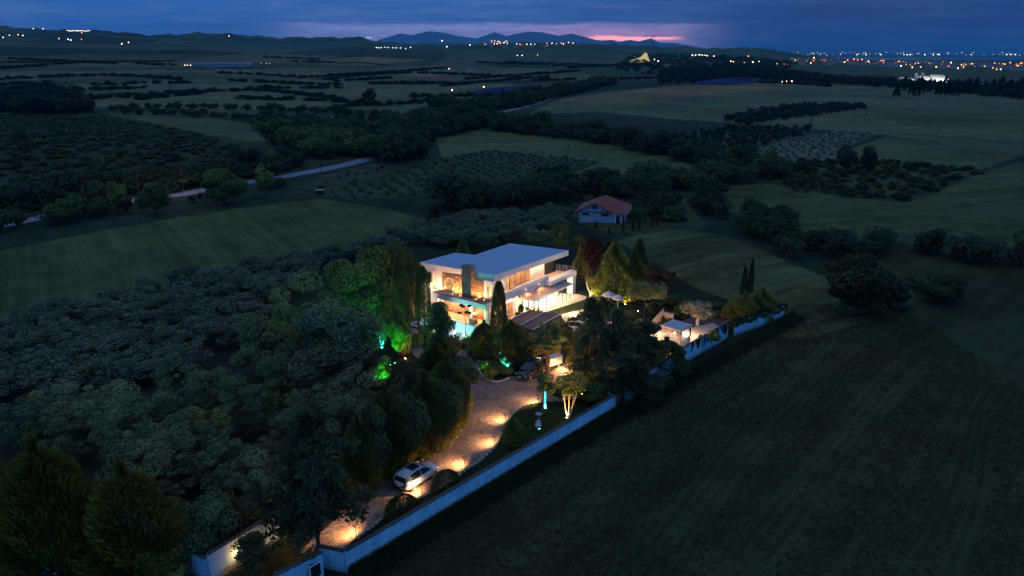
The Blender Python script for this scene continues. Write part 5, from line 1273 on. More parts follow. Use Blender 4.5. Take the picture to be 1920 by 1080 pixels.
for i, (a_, b2, c_, w_) in enumerate(((1392,608,548,60),(1425,600,540,64),(1372,606,560,44),(1448,592,560,44),(1408,598,556,50))):
    T('ley', a_, b2, c_, w_, (.095,.108,.032), 'yellow green bamboo like bush above the far boundary wall', v=i, tr=None, name='bamboo_bush', cat='shrub', group='bamboo bushes above the far wall')
T('cyp', 1392, 566, 500, 15, (.022,.034,.016), 'shorter of the two thin cypresses above the bamboo', tr=None)
T('cyp', 1404, 566, 485, 14, (.022,.034,.016), 'taller of the two thin cypresses above the bamboo', tr=None)
for i, (a_, b2, w_) in enumerate(((1262,574,50),(1290,584,44),(1320,588,44),(1345,590,40),(1228,590,40),(1335,604,40),(1250,610,36),(1276,598,40),(1180,606,50))):
    T('round', a_, b2, b2 - 26, w_, (.035,.050,.022), 'dark garden shrub in the hedge behind the gazebo', v=i, tr=None, name='hedge_bush', cat='shrub', group='dark hedge behind the gazebo')
T('shrub', 1338, 640, 616, 30, (.09,.11,.03), 'yellow green creeper spilling over the wall right of the white trough', z=TZ, tr=None, name='shrub', cat='shrub')
T('cone', 868, 500, 444, 36, (.090,.110,.035), 'pale green conical tree behind the villa roof', v=0)
for i, (a_, b2, c_, w_, cc) in enumerate(((1010,470,420,60,(.07,.085,.045)),(1050,480,415,50,(.06,.075,.03)),(960,462,425,60,(.045,.055,.035)),(1085,478,440,40,(.05,.06,.02)),(915,475,430,60,(.04,.052,.036)),(1180,560,500,60,(.045,.06,.025)))):
    T('broad', a_, b2, c_, w_, cc, ['pale loose tree behind the villa roof, nearest the farmhouse','green tree behind the far roof corner','dusky tree behind the middle of the roof','olive green tree by the yellowish conifer','dusky tree behind the left roof step','dense tree between the conifers and the olive'][i], v=i)
# ivy on the far wall
g = random.Random(4)
for i in range(26):
    f = g.random(); p0_ = (wc[1][0] * (1 - f) + wc[2][0] * f, wc[1][1] * (1 - f) + wc[2][1] * f)
    L_ = g.uniform(.5, 1.9); o = lobj('ivy', ME['col'][i % 2], None, (.07, .09, .05)); o.location = (p0_[0] + .1, p0_[1] - .12, 2.4 - L_); o.scale = (g.uniform(.2, .5), .22, L_); tag(o, 'dark ivy strand hanging on the white wall under the gazebo terrace', 'ivy', 'ivy strands on the terrace wall')
for i in range(12):
    f = i / 11; a_ = flat(1376, 629); b2 = flat(1467, 597); p0_ = (a_[0] * (1 - f) + b2[0] * f, a_[1] * (1 - f) + b2[1] * f)
    o = lobj('ivy', ME['shrub'][i % 3], None, (.05, .065, .025)); o.location = (p0_[0] - .1, p0_[1] + .1, 1.0); o.scale = (1.8, .8, g.uniform(1.3, 2.0)); tag(o, 'overhanging foliage on the far wall under the bamboo', 'ivy', 'foliage draped over the far wall')
# ---- palm
px_, py_ = flat(1026, 705)
pl = thing('palm_tree', 'fan palm with orange lit trunk beside the black car', 'palm tree', (px_, py_, 0))
MB().tube([(0, 0, 0), (.04, 0, 1.4), (0, .03, 3.0), (.02, 0, 4.6)], [.32, .26, .24, .28], 12).obj('trunk', [M['palm_bark']], pl)
g = random.Random(11)
mbt = MB()
for k in range(70):
    z = .3 + k * .06; a_ = k * 2.4; mbt.beam((math.cos(a_) * .22, math.sin(a_) * .22, z), (math.cos(a_) * .36, math.sin(a_) * .36, z + .14), .14, .05)
q_ = mbt.obj('boot', [M['palm_bark']], pl); q_['kind'] = 'stuff'
def frond(a_, e_, L, seed):
    V = []; F = []; T_ = []; gg = random.Random(seed)
    d = Vector((math.cos(a_) * math.cos(e_), math.sin(a_) * math.cos(e_), math.sin(e_))); side = Vector((-math.sin(a_), math.cos(a_), 0)); up = side.cross(d) * -1
    hub = d * L * .5; k = len(V); V += [(0, 0, 0), tuple(hub + side * .03), tuple(hub - side * .03)]; F.append((0, 1, 2))
    for j in range(22):
        b_ = (j / 21 - .5) * 3.6; dd = d * math.cos(b_) + side * math.sin(b_); l = L * .55 * (1 - .25 * abs(b_) / 1.8); nn = dd.cross(up).normalized() * .06
        m_ = hub + dd * l * .6 + up * .03; e2 = hub + dd * l - Vector((0, 0, l * .25)); k = len(V)
        V += [tuple(hub), tuple(m_ + nn), tuple(e2), tuple(m_ - nn)]; F += [(k, k + 1, k + 2), (k, k + 2, k + 3)]
    return V, F
for k in range(34):
    e_ = g.uniform(-.75, 1.3); V, F = frond(k * 2.399, e_, g.uniform(2.1, 2.7) * (1 if e_ > -.3 else .8), k)
    me = quadmesh('frond', V, F, [M['leaf']], np.full(len(V), g.uniform(.7, 1.2))); o = lobj('frond', me, pl, (.24, .30, .15) if e_ > -.4 else (.30, .20, .11)); o.location = (0, 0, 4.65)
# ------------------------------------------------------------------ olive grove left of the garden
def grid_points(poly_px, step, jit, seed, ang=0.0):
    P = poly_world(poly_px); g = np.random.default_rng(seed); c, s = math.cos(ang), math.sin(ang)
    L = float(np.abs(P).max()) * 1.5; m = P.mean(0)
    n = int(min(400, np.ptp(P, axis=0).max() * 1.5 / step)); k = (np.arange(n) - n / 2) * step
    A, B = np.meshgrid(k, k); x = m[0] + A * c - B * s; y = m[1] + A * s + B * c
    x = (x + g.normal(size=x.shape) * jit).ravel(); y = (y + g.normal(size=y.shape) * jit).ravel()
    i = inside(P, x, y); return x[i], y[i]
OL = [(-40,662),(0,628),(150,580),(350,540),(480,508),(600,490),(700,466),(780,442),(880,412),(1058,408),(1066,440),(980,452),(880,470),(800,462),(700,480),(640,500),(560,540),(500,600),(462,660),(400,690),(280,735),(120,770),(-40,790)]
x, y = grid_points(OL, 4.6, .7, 5, R(40))
order = np.argsort(np.hypot(x, y)); g = random.Random(3)
print('olives', len(x))
proto_ol = []
for i in range(4):
    c = ME['olive'][i]; n_ = len(c.vertices); V = np.zeros(n_ * 3, np.float32); c.vertices.foreach_get('co', V); V = V.reshape(-1, 3); t = np.zeros(n_, np.float32); c.attributes['tone'].data.foreach_get('value', t)
    mb = MB(); mb.tube([(0, 0, -.05), (.02, 0, .25), (0, 0, .5)], [.05, .04, .025], 6, cap=False)
    tv = np.array(mb.v, np.float32); tf = np.array(mb.f) + n_
    me = quadmesh('olive_tree', np.concatenate([V, tv]), np.concatenate([np.arange(n_).reshape(-1, 4), tf]), [M['leaf'], M['bark']], np.concatenate([t, np.ones(len(tv))]))
    mi = np.zeros(n_ // 4 + len(tf), np.int32); mi[n_ // 4:] = 1; me.polygons.foreach_set('material_index', mi); proto_ol.append(me)
def single(me, name, x, y, h, w, col, label, cat, group, z=None):
    o = lobj(name, me, None, col); o.location = (x, y, float(terrain(x, y)) if z is None else z); o.scale = (w, w, h); o.rotation_euler = (0, 0, g.uniform(0, 6.28)); return tag(o, label, cat, group)
def joined(name, items, protos, col, label, kind='stuff'):
    Vs = []; Fs = []; Ts = []; k = 0
    cache = []
    for me in protos:
        n_ = len(me.vertices); V = np.zeros(n_ * 3, np.float32); me.vertices.foreach_get('co', V); t = np.zeros(n_, np.float32); me.attributes['tone'].data.foreach_get('value', t)
        cache.append((V.reshape(-1, 3), t, np.arange(n_).reshape(-1, 4)))
    for (x_, y_, h, w, i) in items:
        V, t, F = cache[i % len(cache)]; a = g.uniform(0, 6.28); c_, s_ = math.cos(a), math.sin(a)
        q = np.stack([(V[:, 0] * c_ - V[:, 1] * s_) * w + x_, (V[:, 0] * s_ + V[:, 1] * c_) * w + y_, V[:, 2] * h + float(terrain(x_, y_))], 1)
        Vs.append(q); Fs.append(F + k); Ts.append(t * g.uniform(.75, 1.25)); k += len(V)
    if not Vs: return
    me = quadmesh(name, np.concatenate(Vs), np.concatenate(Fs), [M['leaf']], np.concatenate(Ts)); return tag(lobj(name, me, None, col), label, kind=kind)
for n_, i in enumerate(order):
    h = g.uniform(2.8, 4.6); w = g.uniform(5.2, 7.6); b = g.uniform(.8, 1.15)
    if n_ < 300: single(proto_ol[n_ % 4], 'olive_tree', x[i], y[i], h, w, (.185 * b, .200 * b, .140 * b), 'grey green olive tree in the grove left of and behind the villa', 'olive tree', 'olive trees of the grove beside the villa')
SPARSE = [crown_broad('clump', 200 + i, 70, .22, k=6, cz=.45, rz=.25, rx=.30, lr=.26, flatb=.9) for i in range(4)]
MID = [crown_broad('clump', 210 + i, 150, .15, k=11, cz=.48, rz=.28, rx=.32, lr=.22, flatb=.9) for i in range(4)]
rest = order[300:]
joined('olive_grove', [(x[i], y[i], g.uniform(3, 4.4), g.uniform(4.4, 6.2), n_) for n_, i in enumerate(rest)], MID, (.11,.12,.09), 'far rows of the olive grove behind the villa')

# ------------------------------------------------------------------ hedgerows and lone trees of the valley: nearest 300 one by one, the rest as woodland
HT = []     # (x, y, h, w, col, group)
def hedge(px, width, n_per_m, h, col, group, seed, big=.15):
    gg = random.Random(seed); P = [p for p in (at(*q) for q in spline(px, 6)) if p]
    for a, b in zip(P, P[1:]):
        L = math.hypot(b[0] - a[0], b[1] - a[1]); k = L * (n_per_m if n_per_m < .17 and width > 30 else max(n_per_m, width / 24.0)); n_ = int(k) + (gg.random() < k - int(k))
        for _ in range(n_):
            f = gg.random(); o_ = gg.uniform(-.5, .5) * width; dx, dy = (b[0] - a[0]) / (L + 1e-6), (b[1] - a[1]) / (L + 1e-6)
            hh = gg.uniform(*h) * (1.4 if gg.random() < big else 1); k2 = gg.uniform(.7, 1.3)
            HT.append((a[0] + (b[0] - a[0]) * f - dy * o_, a[1] + (b[1] - a[1]) * f + dx * o_, hh, hh * gg.uniform(1.0, 1.5), tuple(c * k2 for c in col), group))
DK = (.034, .046, .024); MG = (.046, .062, .028); OG = (.062, .078, .028)
hedge([(1290,392),(1340,398),(1400,415),(1450,440),(1500,462),(1560,490)], 14, .42, (3.5,5.5), DK, 'trees of the dark hedge above the mound field', 1)
hedge([(1560,478),(1640,474),(1720,480),(1800,486),(1940,492)], 9, .5, (3.5,5.5), DK, 'trees of the hedge at the right edge', 2)
hedge([(1190,365),(1260,350),(1330,345),(1400,335),(1440,325),(1490,318)], 16, .30, (4,6.5), MG, 'trees of the winding hedge above the farmhouse', 3)
hedge([(1020,330),(1100,345),(1180,362),(1230,380),(1290,395)], 14, .22, (3,5), DK, 'trees of the thicket behind the farmhouse', 4)
hedge([(830,400),(880,392),(940,380),(1010,372),(1060,362)], 15, .38, (4,7), DK, 'trees of the dark copse left of the farmhouse', 5)
hedge([(930,240),(1000,248),(1080,258),(1160,268),(1240,285),(1310,300),(1380,315)], 19, .2, (4.5,7.5), DK, 'trees of the long wood across the valley', 6)
hedge([(520,240),(580,250),(640,262),(700,272),(760,280)], 24, .9, (4.5,8), DK, 'trees of the wood left of the road', 7)
hedge([(560,268),(620,285),(660,295)], 26, .22, (5,9), OG, 'greenish trees between the wood and the road', 8)
hedge([(706,300),(740,296),(790,292)], 16, .25, (6,9), DK, 'trees hiding the bend of the road', 9)
hedge([(-20,432),(60,424),(120,412),(180,402),(240,398)], 9, .34, (3,5.5), OG, 'trees along the near side of the road at the left', 10)
hedge([(130,402),(200,394),(300,384),(380,374),(460,362),(560,345)], 5, .30, (1.8,3.2), MG, 'low trees along the near verge of the road', 11, .1)
hedge([(0,395),(100,380),(200,368),(300,352),(400,338),(500,318),(560,308)], 16, .30, (3.5,6), DK, 'trees along the far side of the road', 12)
hedge([(0,330),(120,330),(260,322),(380,312),(480,300)], 34, .16, (2,3.6), DK, 'trees scattered over the scrubby slope', 13)
hedge([(0,262),(140,268),(280,280),(380,292)], 34, .08, (2,3.4), DK, 'trees on the upper scrubby slope', 14)
hedge([(230,214),(330,216),(440,222),(540,228),(620,232),(700,228),(800,222)], 10, .3, (3,5.5), DK, 'trees along the field edge beyond the slope', 15)
hedge([(800,228),(850,215),(890,208),(950,200),(1010,185),(1080,170),(1140,156)], 20, .2, (5,9), DK, 'trees of the wood along the stream', 16)
hedge([(200,208),(320,204),(460,206),(600,212),(740,222)], 9, .3, (3,5.5), DK, 'trees along the next field edge', 17)
hedge([(1560,505),(1620,540),(1660,570)], 5, .1, (2,3), MG, 'bushes near the big round tree', 18)
hedge([(1640,372),(1560,358),(1500,352),(1460,345)], 16, .12, (1.6,2.6), MG, 'low bushes of the rough field', 19)
hedge([(1480,315),(1580,305),(1700,312),(1820,322)], 12, .14, (1.5,2.6), MG, 'low bushes along the rough field', 20)
hedge([(-10,200),(60,206),(130,214)], 30, .22, (9,13), (.02,.028,.018), 'very dark trees of the copse at the left edge', 21)
hedge([(1240,420),(1230,395),(1250,380)], 10, .3, (2.5,4), MG, 'bushes right of the farmhouse', 22)
hedge([(720,300),(760,272),(800,258),(850,246),(900,236),(940,226)], 16, .6, (4.5,8), DK, 'trees along the near side of the far road', 24)
hedge([(730,268),(770,246),(830,232),(890,220)], 14, .5, (5,8), DK, 'trees along the far side of the far road', 25)
HT = [t_ for t_ in HT if not (hw(0, 0)[0] - 5 < t_[0] < 40 and t_[1] < 125)]
HT.sort(key=lambda t_: math.hypot(t_[0], t_[1]) / t_[2])
print('hedge trees', len(HT))
for n_, t_ in enumerate(HT[:300]):
    single(FAR[n_ % 4], 'hedgerow_tree', t_[0], t_[1], t_[2], t_[3], tuple(v_ * 1.7 for v_ in t_[4]), 'dark leafy tree among the ' + t_[5], 'tree', t_[5])
joined('woodland', [(t_[0], t_[1], t_[2], t_[3], n_) for n_, t_ in enumerate(HT[300:])], MID, (.055, .07, .036), 'further trees of the valley woods')
# named single trees
T('round', 1614, 586, 468, 165, (.013,.020,.010), 'large round dark tree in the field right of the garden', v=0, tr='short')
T('shrub', 1588, 586, 562, 60, (.05,.07,.04), 'low pale bush at the left foot of the large round tree', name='bush', cat='shrub', tr=None)
T('shrub', 1690, 578, 536, 50, (.055,.075,.045), 'greyish bush at the right foot of the large round tree', name='bush', cat='shrub', tr=None)
T('round', 1765, 566, 510, 100, (.020,.030,.013), 'wide low bush right of the large round tree', v=1, name='bush', cat='shrub', tr=None)
T('shrub', 1722, 540, 510, 50, (.036,.05,.025), 'dark bush behind the wide low bush', name='bush', cat='shrub', tr=None)
T('round', 1585, 322, 264, 44, (.022,.032,.018), 'left rounded tree of the pair in the rough field', v=0, tr='short')
T('round', 1626, 324, 268, 36, (.020,.030,.016), 'right narrow tree of the pair in the rough field', v=1, tr='short')
T('round', 1207, 324, 300, 32, (.045,.06,.045), 'lone round bush in the pale green meadow', v=0, name='bush', cat='shrub', tr=None)
T('round', 694, 193, 163, 30, (.022,.03,.022), 'lone dark round tree on the far fields', v=1, tr='short')
T('round', 293, 402, 332, 62, (.036,.052,.022), 'round tree standing before the lit stretch of road', v=0, tr='short')
T('round', 420, 382, 310, 88, (.042,.058,.022), 'wide round tree right of the lit stretch of road', v=1, tr='short')
T('broad', 499, 368, 306, 46, (.085,.095,.028), 'yellow green tree at the roadside', v=0, tr='short')
T('broad', 222, 398, 338, 44, (.095,.100,.02), 'yellowish tree beside the lit stretch of road', v=2, tr='short')
T('round', 483, 244, 226, 26, (.036,.048,.026), 'small lone tree at the tip of the pale field', v=0, tr='short')
T('round', 1078, 358, 340, 20, (.03,.045,.03), 'small bush beside the copse above the farmhouse', v=0, name='bush', cat='shrub', tr=None)
T('broad', 1022, 375, 330, 42, (.036,.052,.026), 'rounded tree on the right of the copse', v=1, tr='short')
for i, (a_, b2, c_) in enumerate(((1168,436,404),(1187,432,406),(1198,432,400),(1222,424,398),(1231,423,402),(1142,438,426),(1117,428,414))):
    T('cyp', a_, b2, c_, 6.5, (.02,.032,.015), 'slim young cypress in the row right of the farmhouse', tr=None, group='young cypresses near the farmhouse')
# unseen lamps added to give the headlight glow on the road
for a_, b2, l in ((262, 374, 'left'), (345, 364, 'right')):
    q = at(a_, b2); o = thing('street_lamp', 'lamp added for the glow on the road, the %s one' % l, 'street lamp', q); MB().tube([(0, 0, 0), (0, 0, 6.5), (1.0, -.6, 6.9)], .06, 6).obj('pole', [M['metal']], o)
    MB().box(.8, -.75, 6.85, 1.3, -.45, 6.95).obj('lamp_head', [M['metal']], o); point('light', o, (1.0, -.6, 6.6), 380, (1.0, .72, .34), .2)

# scrub, orchards, vines as masses
def mass(name, poly, step, jit, h, w, col, label, seed, ang=0.0, protos=None, keep=1.0, limit=2600):
    xs, ys = grid_points(poly, step, jit, seed, ang); gg = random.Random(seed); it = []
    for i in range(len(xs)):
        if gg.random() < keep: hh = gg.uniform(*h); it.append((float(xs[i]), float(ys[i]), hh, gg.uniform(*w), i))
    if len(it) > limit: it = gg.sample(it, limit)
    return joined(name, it, protos or SPARSE, col, label)
mass('vineyard', [(604,366),(720,330),(830,298),(918,282),(1126,303),(960,336),(800,362),(672,378)], 4.4, .45, (.8, 1.4), (1.8, 2.6), (.125, .150, .075), 'vines and small orchard trees in the enclosed plot', 31, R(24))
mass('orchard', FIELDS[20][0], 6.5, .8, (2.5, 3.6), (3.4, 4.6), (.038, .052, .050), 'dense dark blue green orchard rows', 32, R(35))
mass('orchard', [(1350,228),(1410,212),(1500,200),(1620,200),(1618,206),(1500,222),(1400,236)], 7.0, .8, (4, 5), (4.4, 6), (.034, .046, .044), 'dark block of orchard trees in the wide field', 33, R(35))
mass('young_orchard', FIELDS[21][0], 6.0, .7, (1.0, 1.6), (1.2, 2.0), (.14, .16, .12), 'pale young orchard of dotted small trees', 34, R(35))
mass('scrub', FIELDS[23][0], 5.0, 2.0, (1.0, 2.2), (2.5, 5), (.050, .066, .026), 'rough green scrub around the pair of trees', 35)
mass('scrub', [(0,215),(180,218),(330,242),(480,288),(560,300),(520,330),(380,350),(100,390),(0,420)], 4.0, 2.0, (.8, 2.2), (2.6, 6), (.095, .105, .055), 'dark scrub covering the slope on the left', 36, limit=5500)
mass('scrub', [(1060,400),(1180,380),(1290,390),(1290,425),(1200,415)], 3.6, 1.4, (.8, 1.8), (1.6, 3), (.045, .06, .028), 'scrub behind the farmhouse', 37)
mass('scrub', [(800,415),(830,380),(960,350),(1080,345),(1180,365),(1080,380),(1060,402),(900,405)], 4.2, 1.6, (1.0, 2.4), (2, 4), (.038, .052, .026), 'scrub around the copse', 38)
mass('scrub', [(590,350),(700,305),(780,292),(700,330),(620,362)], 6, 2.0, (.5, 1.2), (1, 2), (.05, .05, .04), 'rough ground by the road', 39)
mass('distant_wood', [(1240,138),(1400,130),(1560,150),(1760,160),(1920,178),(1920,190),(1740,170),(1560,158),(1380,150),(1240,160)], 15, 5, (7, 12), (9, 15), (.026, .036, .026), 'dark wood below the farm buildings', 40, limit=1500)
0 and mass('distant_wood', [(760,124),(900,118),(1140,118),(1300,126),(1240,150),(1080,146),(960,138)], 16, 8, (3, 5), (8, 16), (.040, .055, .036), 'scattered woods of the far valley', 41, keep=.05, limit=700)
0 and mass('distant_wood', [(0,126),(200,116),(500,110),(760,116),(760,122),(400,124),(0,142)], 30, 15, (3, 6), (12, 30), (.040, .055, .036), 'scattered hedges of the far slopes', 42, keep=.06, limit=400)
mass('distant_wood', [(1180,104),(1340,104),(1500,118),(1440,150),(1240,150),(1150,130)], 20, 10, (4, 8), (9, 18), (.034, .046, .032), 'woods in front of the quarry lights', 43, keep=.45, limit=900)
_g = random.Random(21); EXTRA = []
for _ in range(20):
    a_ = _g.uniform(-20, 1150); b2 = 106 + 88 * _g.random() ** 1.3; L = _g.uniform(70, 260); s_ = _g.uniform(-.09, .05); EXTRA.append([(a_, b2), (a_ + L * .5, b2 + s_ * L * .5 + _g.uniform(-1.5, 1.5)), (a_ + L, b2 + s_ * L)])
for k, ln in enumerate(([(0,150),(200,142),(340,150)],[(430,152),(560,158),(640,160)],[(620,142),(800,138),(1000,148),(1020,146)],[(830,162),(960,150),(1030,146)],[(450,186),(620,190),(700,196)],[(330,176),(480,170),(600,182),(640,190)],[(610,150),(700,140),(840,128)],[(470,166),(640,166)],[(40,170),(60,160)],[(640,200),(760,196),(830,186)],[(1280,150),(1440,156),(1560,163)],[(0,160),(50,158),(58,166)],[(500,108),(600,112)],[(700,158),(840,156)],[(250,188),(380,176)],*EXTRA)):
    P = [p for p in (at(*q) for q in spline(ln, 6)) if p]; it = []; gg = random.Random(50 + k)
    for a, b in zip(P, P[1:]):
        L = math.hypot(b[0] - a[0], b[1] - a[1])
        for _ in range(max(1, int(L / 3.2))):
            f = gg.random(); it.append((a[0] + (b[0] - a[0]) * f + gg.uniform(-2.5, 2.5), a[1] + (b[1] - a[1]) * f + gg.uniform(-3, 3), gg.uniform(2.2, 4.5), gg.uniform(6, 12), gg.randrange(9)))
    if len(it) > 500: it = gg.sample(it, 500)
    joined('field_hedge', it, SPARSE, (.028, .038, .028), 'thin dark hedge between far fields')
gg = random.Random(77); it = []
for i in range(60):
    q = at(1660 + 260 * gg.random() ** .7, 166 + gg.uniform(-4, 14))
    if q: single(ME['cone'][i % 2], 'pine_tree', q[0], q[1], gg.uniform(8, 14), gg.uniform(5, 8), (.020, .028, .020), 'pointed dark conifer in the row below the distant town', 'tree', 'pointed conifers below the distant town')

# grass: tufts along the outside of the wall and through the near field
def tufts(name, pts, hh, col, label, seed, w=.03):
    gn = np.random.default_rng(seed); P = np.array(pts); n_ = len(P); k = 5
    P = np.repeat(P, k, 0); P[:, :2] += gn.normal(size=(n_ * k, 2)) * .10
    h = gn.uniform(hh[0], hh[1], n_ * k); a = gn.uniform(0, 2 * PI, n_ * k); le = gn.uniform(.1, .45, n_ * k) * h; b = gn.uniform(0, 2 * PI, n_ * k)
    z = terrain(P[:, 0], P[:, 1])
    V = np.zeros((n_ * k, 3, 3)); V[:, 0] = np.stack([P[:, 0] - np.cos(a) * w, P[:, 1] - np.sin(a) * w, z], 1); V[:, 1] = np.stack([P[:, 0] + np.cos(a) * w, P[:, 1] + np.sin(a) * w, z], 1)
    V[:, 2] = np.stack([P[:, 0] + np.cos(b) * le, P[:, 1] + np.sin(b) * le, z + h], 1)
    me = quadmesh(name, V.reshape(-1, 3), np.arange(3 * n_ * k).reshape(-1, 3), [M['leaf']], np.repeat(gn.uniform(.6, 1.4, n_ * k), 3)); return tag(lobj(name, me, None, col), label, kind='stuff')
gn = np.random.default_rng(9); n_ = 12000; f = gn.random(n_); off = np.abs(gn.normal(size=n_)) * .7 + .25
L_ = math.hypot(WB[0] - WA[0], WB[1] - WA[1])
pts = np.stack([WA[0] + wdir.x * f * L_ + wdir.y * off, WA[1] + wdir.y * f * L_ - wdir.x * off], 1)
tufts('tall_grass', pts, (.25, .95), (.055, .070, .030), 'tall weeds along the foot of the long wall', 1, .035)
a_, b2 = np.array(wc[0]), np.array(flat(1480, 590)); f = gn.random(5000)[:, None]; dd = (b2 - a_) / np.linalg.norm(b2 - a_); off = (np.abs(gn.normal(size=5000)) * 1.0 + .3)[:, None]
tufts('tall_grass', a_ + (b2 - a_) * f + np.array([dd[1], -dd[0]]) * off, (.3, .9), (.050, .065, .028), 'tall weeds along the foot of the far wall', 2, .04)
xx = gn.uniform(-25, 60, 60000); yy = gn.uniform(38, 110, 60000); nd = (xx - WA[0]) * wdir.y - (yy - WA[1]) * wdir.x; keep_ = (nd > 1.2) & (np.abs(xx) < yy * .75 + 3) & (gn.random(60000) < 1.0)
TP = np.array([p for t_ in TRACKS for p in t_])
for i0 in range(0, 60000, 5000):
    d_ = np.hypot(xx[i0:i0+5000, None] - TP[None, :, 0], yy[i0:i0+5000, None] - TP[None, :, 1]).min(1); keep_[i0:i0+5000] &= d_ > .75
tufts('crop_grass', np.stack([xx, yy], 1)[keep_], (.06, .20), (.064, .070, .030), 'young crop covering the near field', 3, .035)

# ------------------------------------------------------------------ red roofed farmhouse
M['rooftile'] = basic('red_roof_tile', (.36, .085, .06), .8, var=.3, nscale=1.6, bump=.6, bscale=6)
fx = at(1128, 418); fh = thing('farmhouse', 'unfinished pale house with hipped red tile roof among trees', 'house', (fx[0], fx[1], fx[2]), R(-14), None, (1, 1, .8))
MB().box(-5.2, 0, -.5, 5.2, 9, 3.3).obj('wall', [M['oldwall']], fh)
MB().add([(-5.2, -.002, 3.3), (2.0, -.002, 3.3), (-1.6, -.002, 5.6), (-5.2, .25, 3.3), (2.0, .25, 3.3), (-1.6, .25, 5.6)], [(0, 1, 2), (5, 4, 3), (0, 2, 5, 3), (2, 1, 4, 5)]).obj('gable', [M['oldwall']], fh)
MB().add([(-6, -.0, 3.05), (6.0, -.9, 3.0), (6.0, 9.8, 3.0), (-6, 9.8, 3.05), (.2, 4.6, 7.0)], [(0, 1, 4), (1, 2, 4), (2, 3, 4), (3, 0, 4), (3, 2, 1, 0)]).obj('roof', [M['rooftile']], fh)
MB().add([(-6.0, -.7, 2.9), (-1.6, -.7, 5.75), (-1.6, 4.4, 5.75), (-6.0, 4.4, 2.9), (-6.0, -.7, 3.05), (-1.6, -.7, 5.9), (-1.6, 4.4, 5.9), (-6, 4.4, 3.05)], [(0, 3, 2, 1), (4, 5, 6, 7), (0, 1, 5, 4), (1, 2, 6, 5), (2, 3, 7, 6), (3, 0, 4, 7)]).add([(2.6, -.7, 2.9), (-1.6, -.7, 5.75), (-1.6, 4.4, 5.75), (2.6, 4.4, 2.9), (2.6, -.7, 3.05), (-1.6, -.7, 5.9), (-1.6, 4.4, 5.9), (2.6, 4.4, 3.05)], [(0, 1, 2, 3), (4, 7, 6, 5), (0, 4, 5, 1), (1, 5, 6, 2), (2, 6, 7, 3), (3, 7, 4, 0)]).obj('gable_roof', [M['rooftile']], fh)
for a_, b2, c_, d_ in ((-2.2, -1.1, 3.9, 4.9), (-4.4, -2.9, 2.0, 2.7), (-.1, 1.5, 2.0, 2.7), (3.2, 4.0, .2, 2.2)): MB().box(a_, -.05, c_, b2, -.004, d_).obj('window', [M['darkpane']], fh)
for a_, b2 in ((1.5, 3.0), (5.0, 7.0)): MB().box(5.202, a_, .4, 5.25, b2, 2.3).obj('window', [M['darkpane']], fh)
MB().box(3.0, -.7, 0, 3.25, -.45, 2.95).obj('post', [M['wallpaint']], fh); MB().box(5.0, -.7, 0, 5.25, -.45, 2.9).obj('post', [M['wallpaint']], fh)
q = at(600, 364); o = thing('shed', 'tiny open shed at the corner of the orchard plot', 'shed', q, .2, None, (.6, .6, .6)); MB().box(-1.6, -1, 0, -1.4, 1, 1.9).box(1.4, -1, 0, 1.6, 1, 1.9).box(-1.4, .8, 0, 1.4, 1, 1.9).obj('wall', [M['mortar']], o); MB().box(-1.9, -1.3, 1.9, 1.9, 1.3, 2.0).obj('roof', [M['kerb']], o)
# poles and pylons
for a_, b2, c_ in ((603, 330, 302), (752, 325, 290), (1065, 292, 268), (1150, 240, 206), (1519, 250, 222), (1400, 222, 196), (1758, 250, 232), (1620, 235, 205), (1060, 214, 192), (975, 300, 280)):
    q = at(a_, b2); d = q[1] * CP; h = (b2 - c_) / FPX * d * 1.03; o = thing('utility_pole', 'wooden utility pole standing in the valley fields', 'pole', q, 0, 'utility poles of the valley'); MB().tube([(0, 0, 0), (0, 0, h)], [.16, .12], 6).obj('pole', [M['bark']], o); MB().box(-.8, -.06, h - .7, .8, .06, h - .55).obj('crossarm', [M['bark']], o)
for a_, b2, c_ in ((322, 178, 142), (474, 152, 122), (583, 140, 104), (1222, 88, 66), (1226, 88, 68)):
    q = at(a_, b2) or at(a_, b2 + 8); 
    if not q: continue
    h = (b2 - c_) / FPX * q[1]; o = thing('pylon', 'lattice power pylon at far left of the fields' if a_ < 400 else 'lattice mast standing on the far hills', 'pylon', q, .3, None if a_ < 400 else 'far masts'); s = h * (.09 if a_ < 600 else .03); mb = MB(); r_ = max(.08, q[1] * .00008)
    for sx_ in (-1, 1):
        for sy_ in (-1, 1): mb.tube([(sx_ * s, sy_ * s, 0), (sx_ * s * .25, sy_ * s * .25, h)], r_, 4)
    for k in range(6): z0 = h * k / 6; z1 = h * (k + 1) / 6; w0 = s * (1 - .75 * k / 6); w1 = s * (1 - .75 * (k + 1) / 6); mb.tube([(-w0, -w0, z0), (w1, -w1, z1)], r_ * .7, 4); mb.tube([(w0, -w0, z0), (-w1, -w1, z1)], r_ * .7, 4)
    mb.obj('tower', [M['metal']], o)
    if a_ < 600: MB().box(-h * .16, -.1, h * .8, h * .16, .1, h * .82).box(-h * .12, -.1, h * .9, h * .12, .1, h * .92).obj('crossarm', [M['metal']], o)

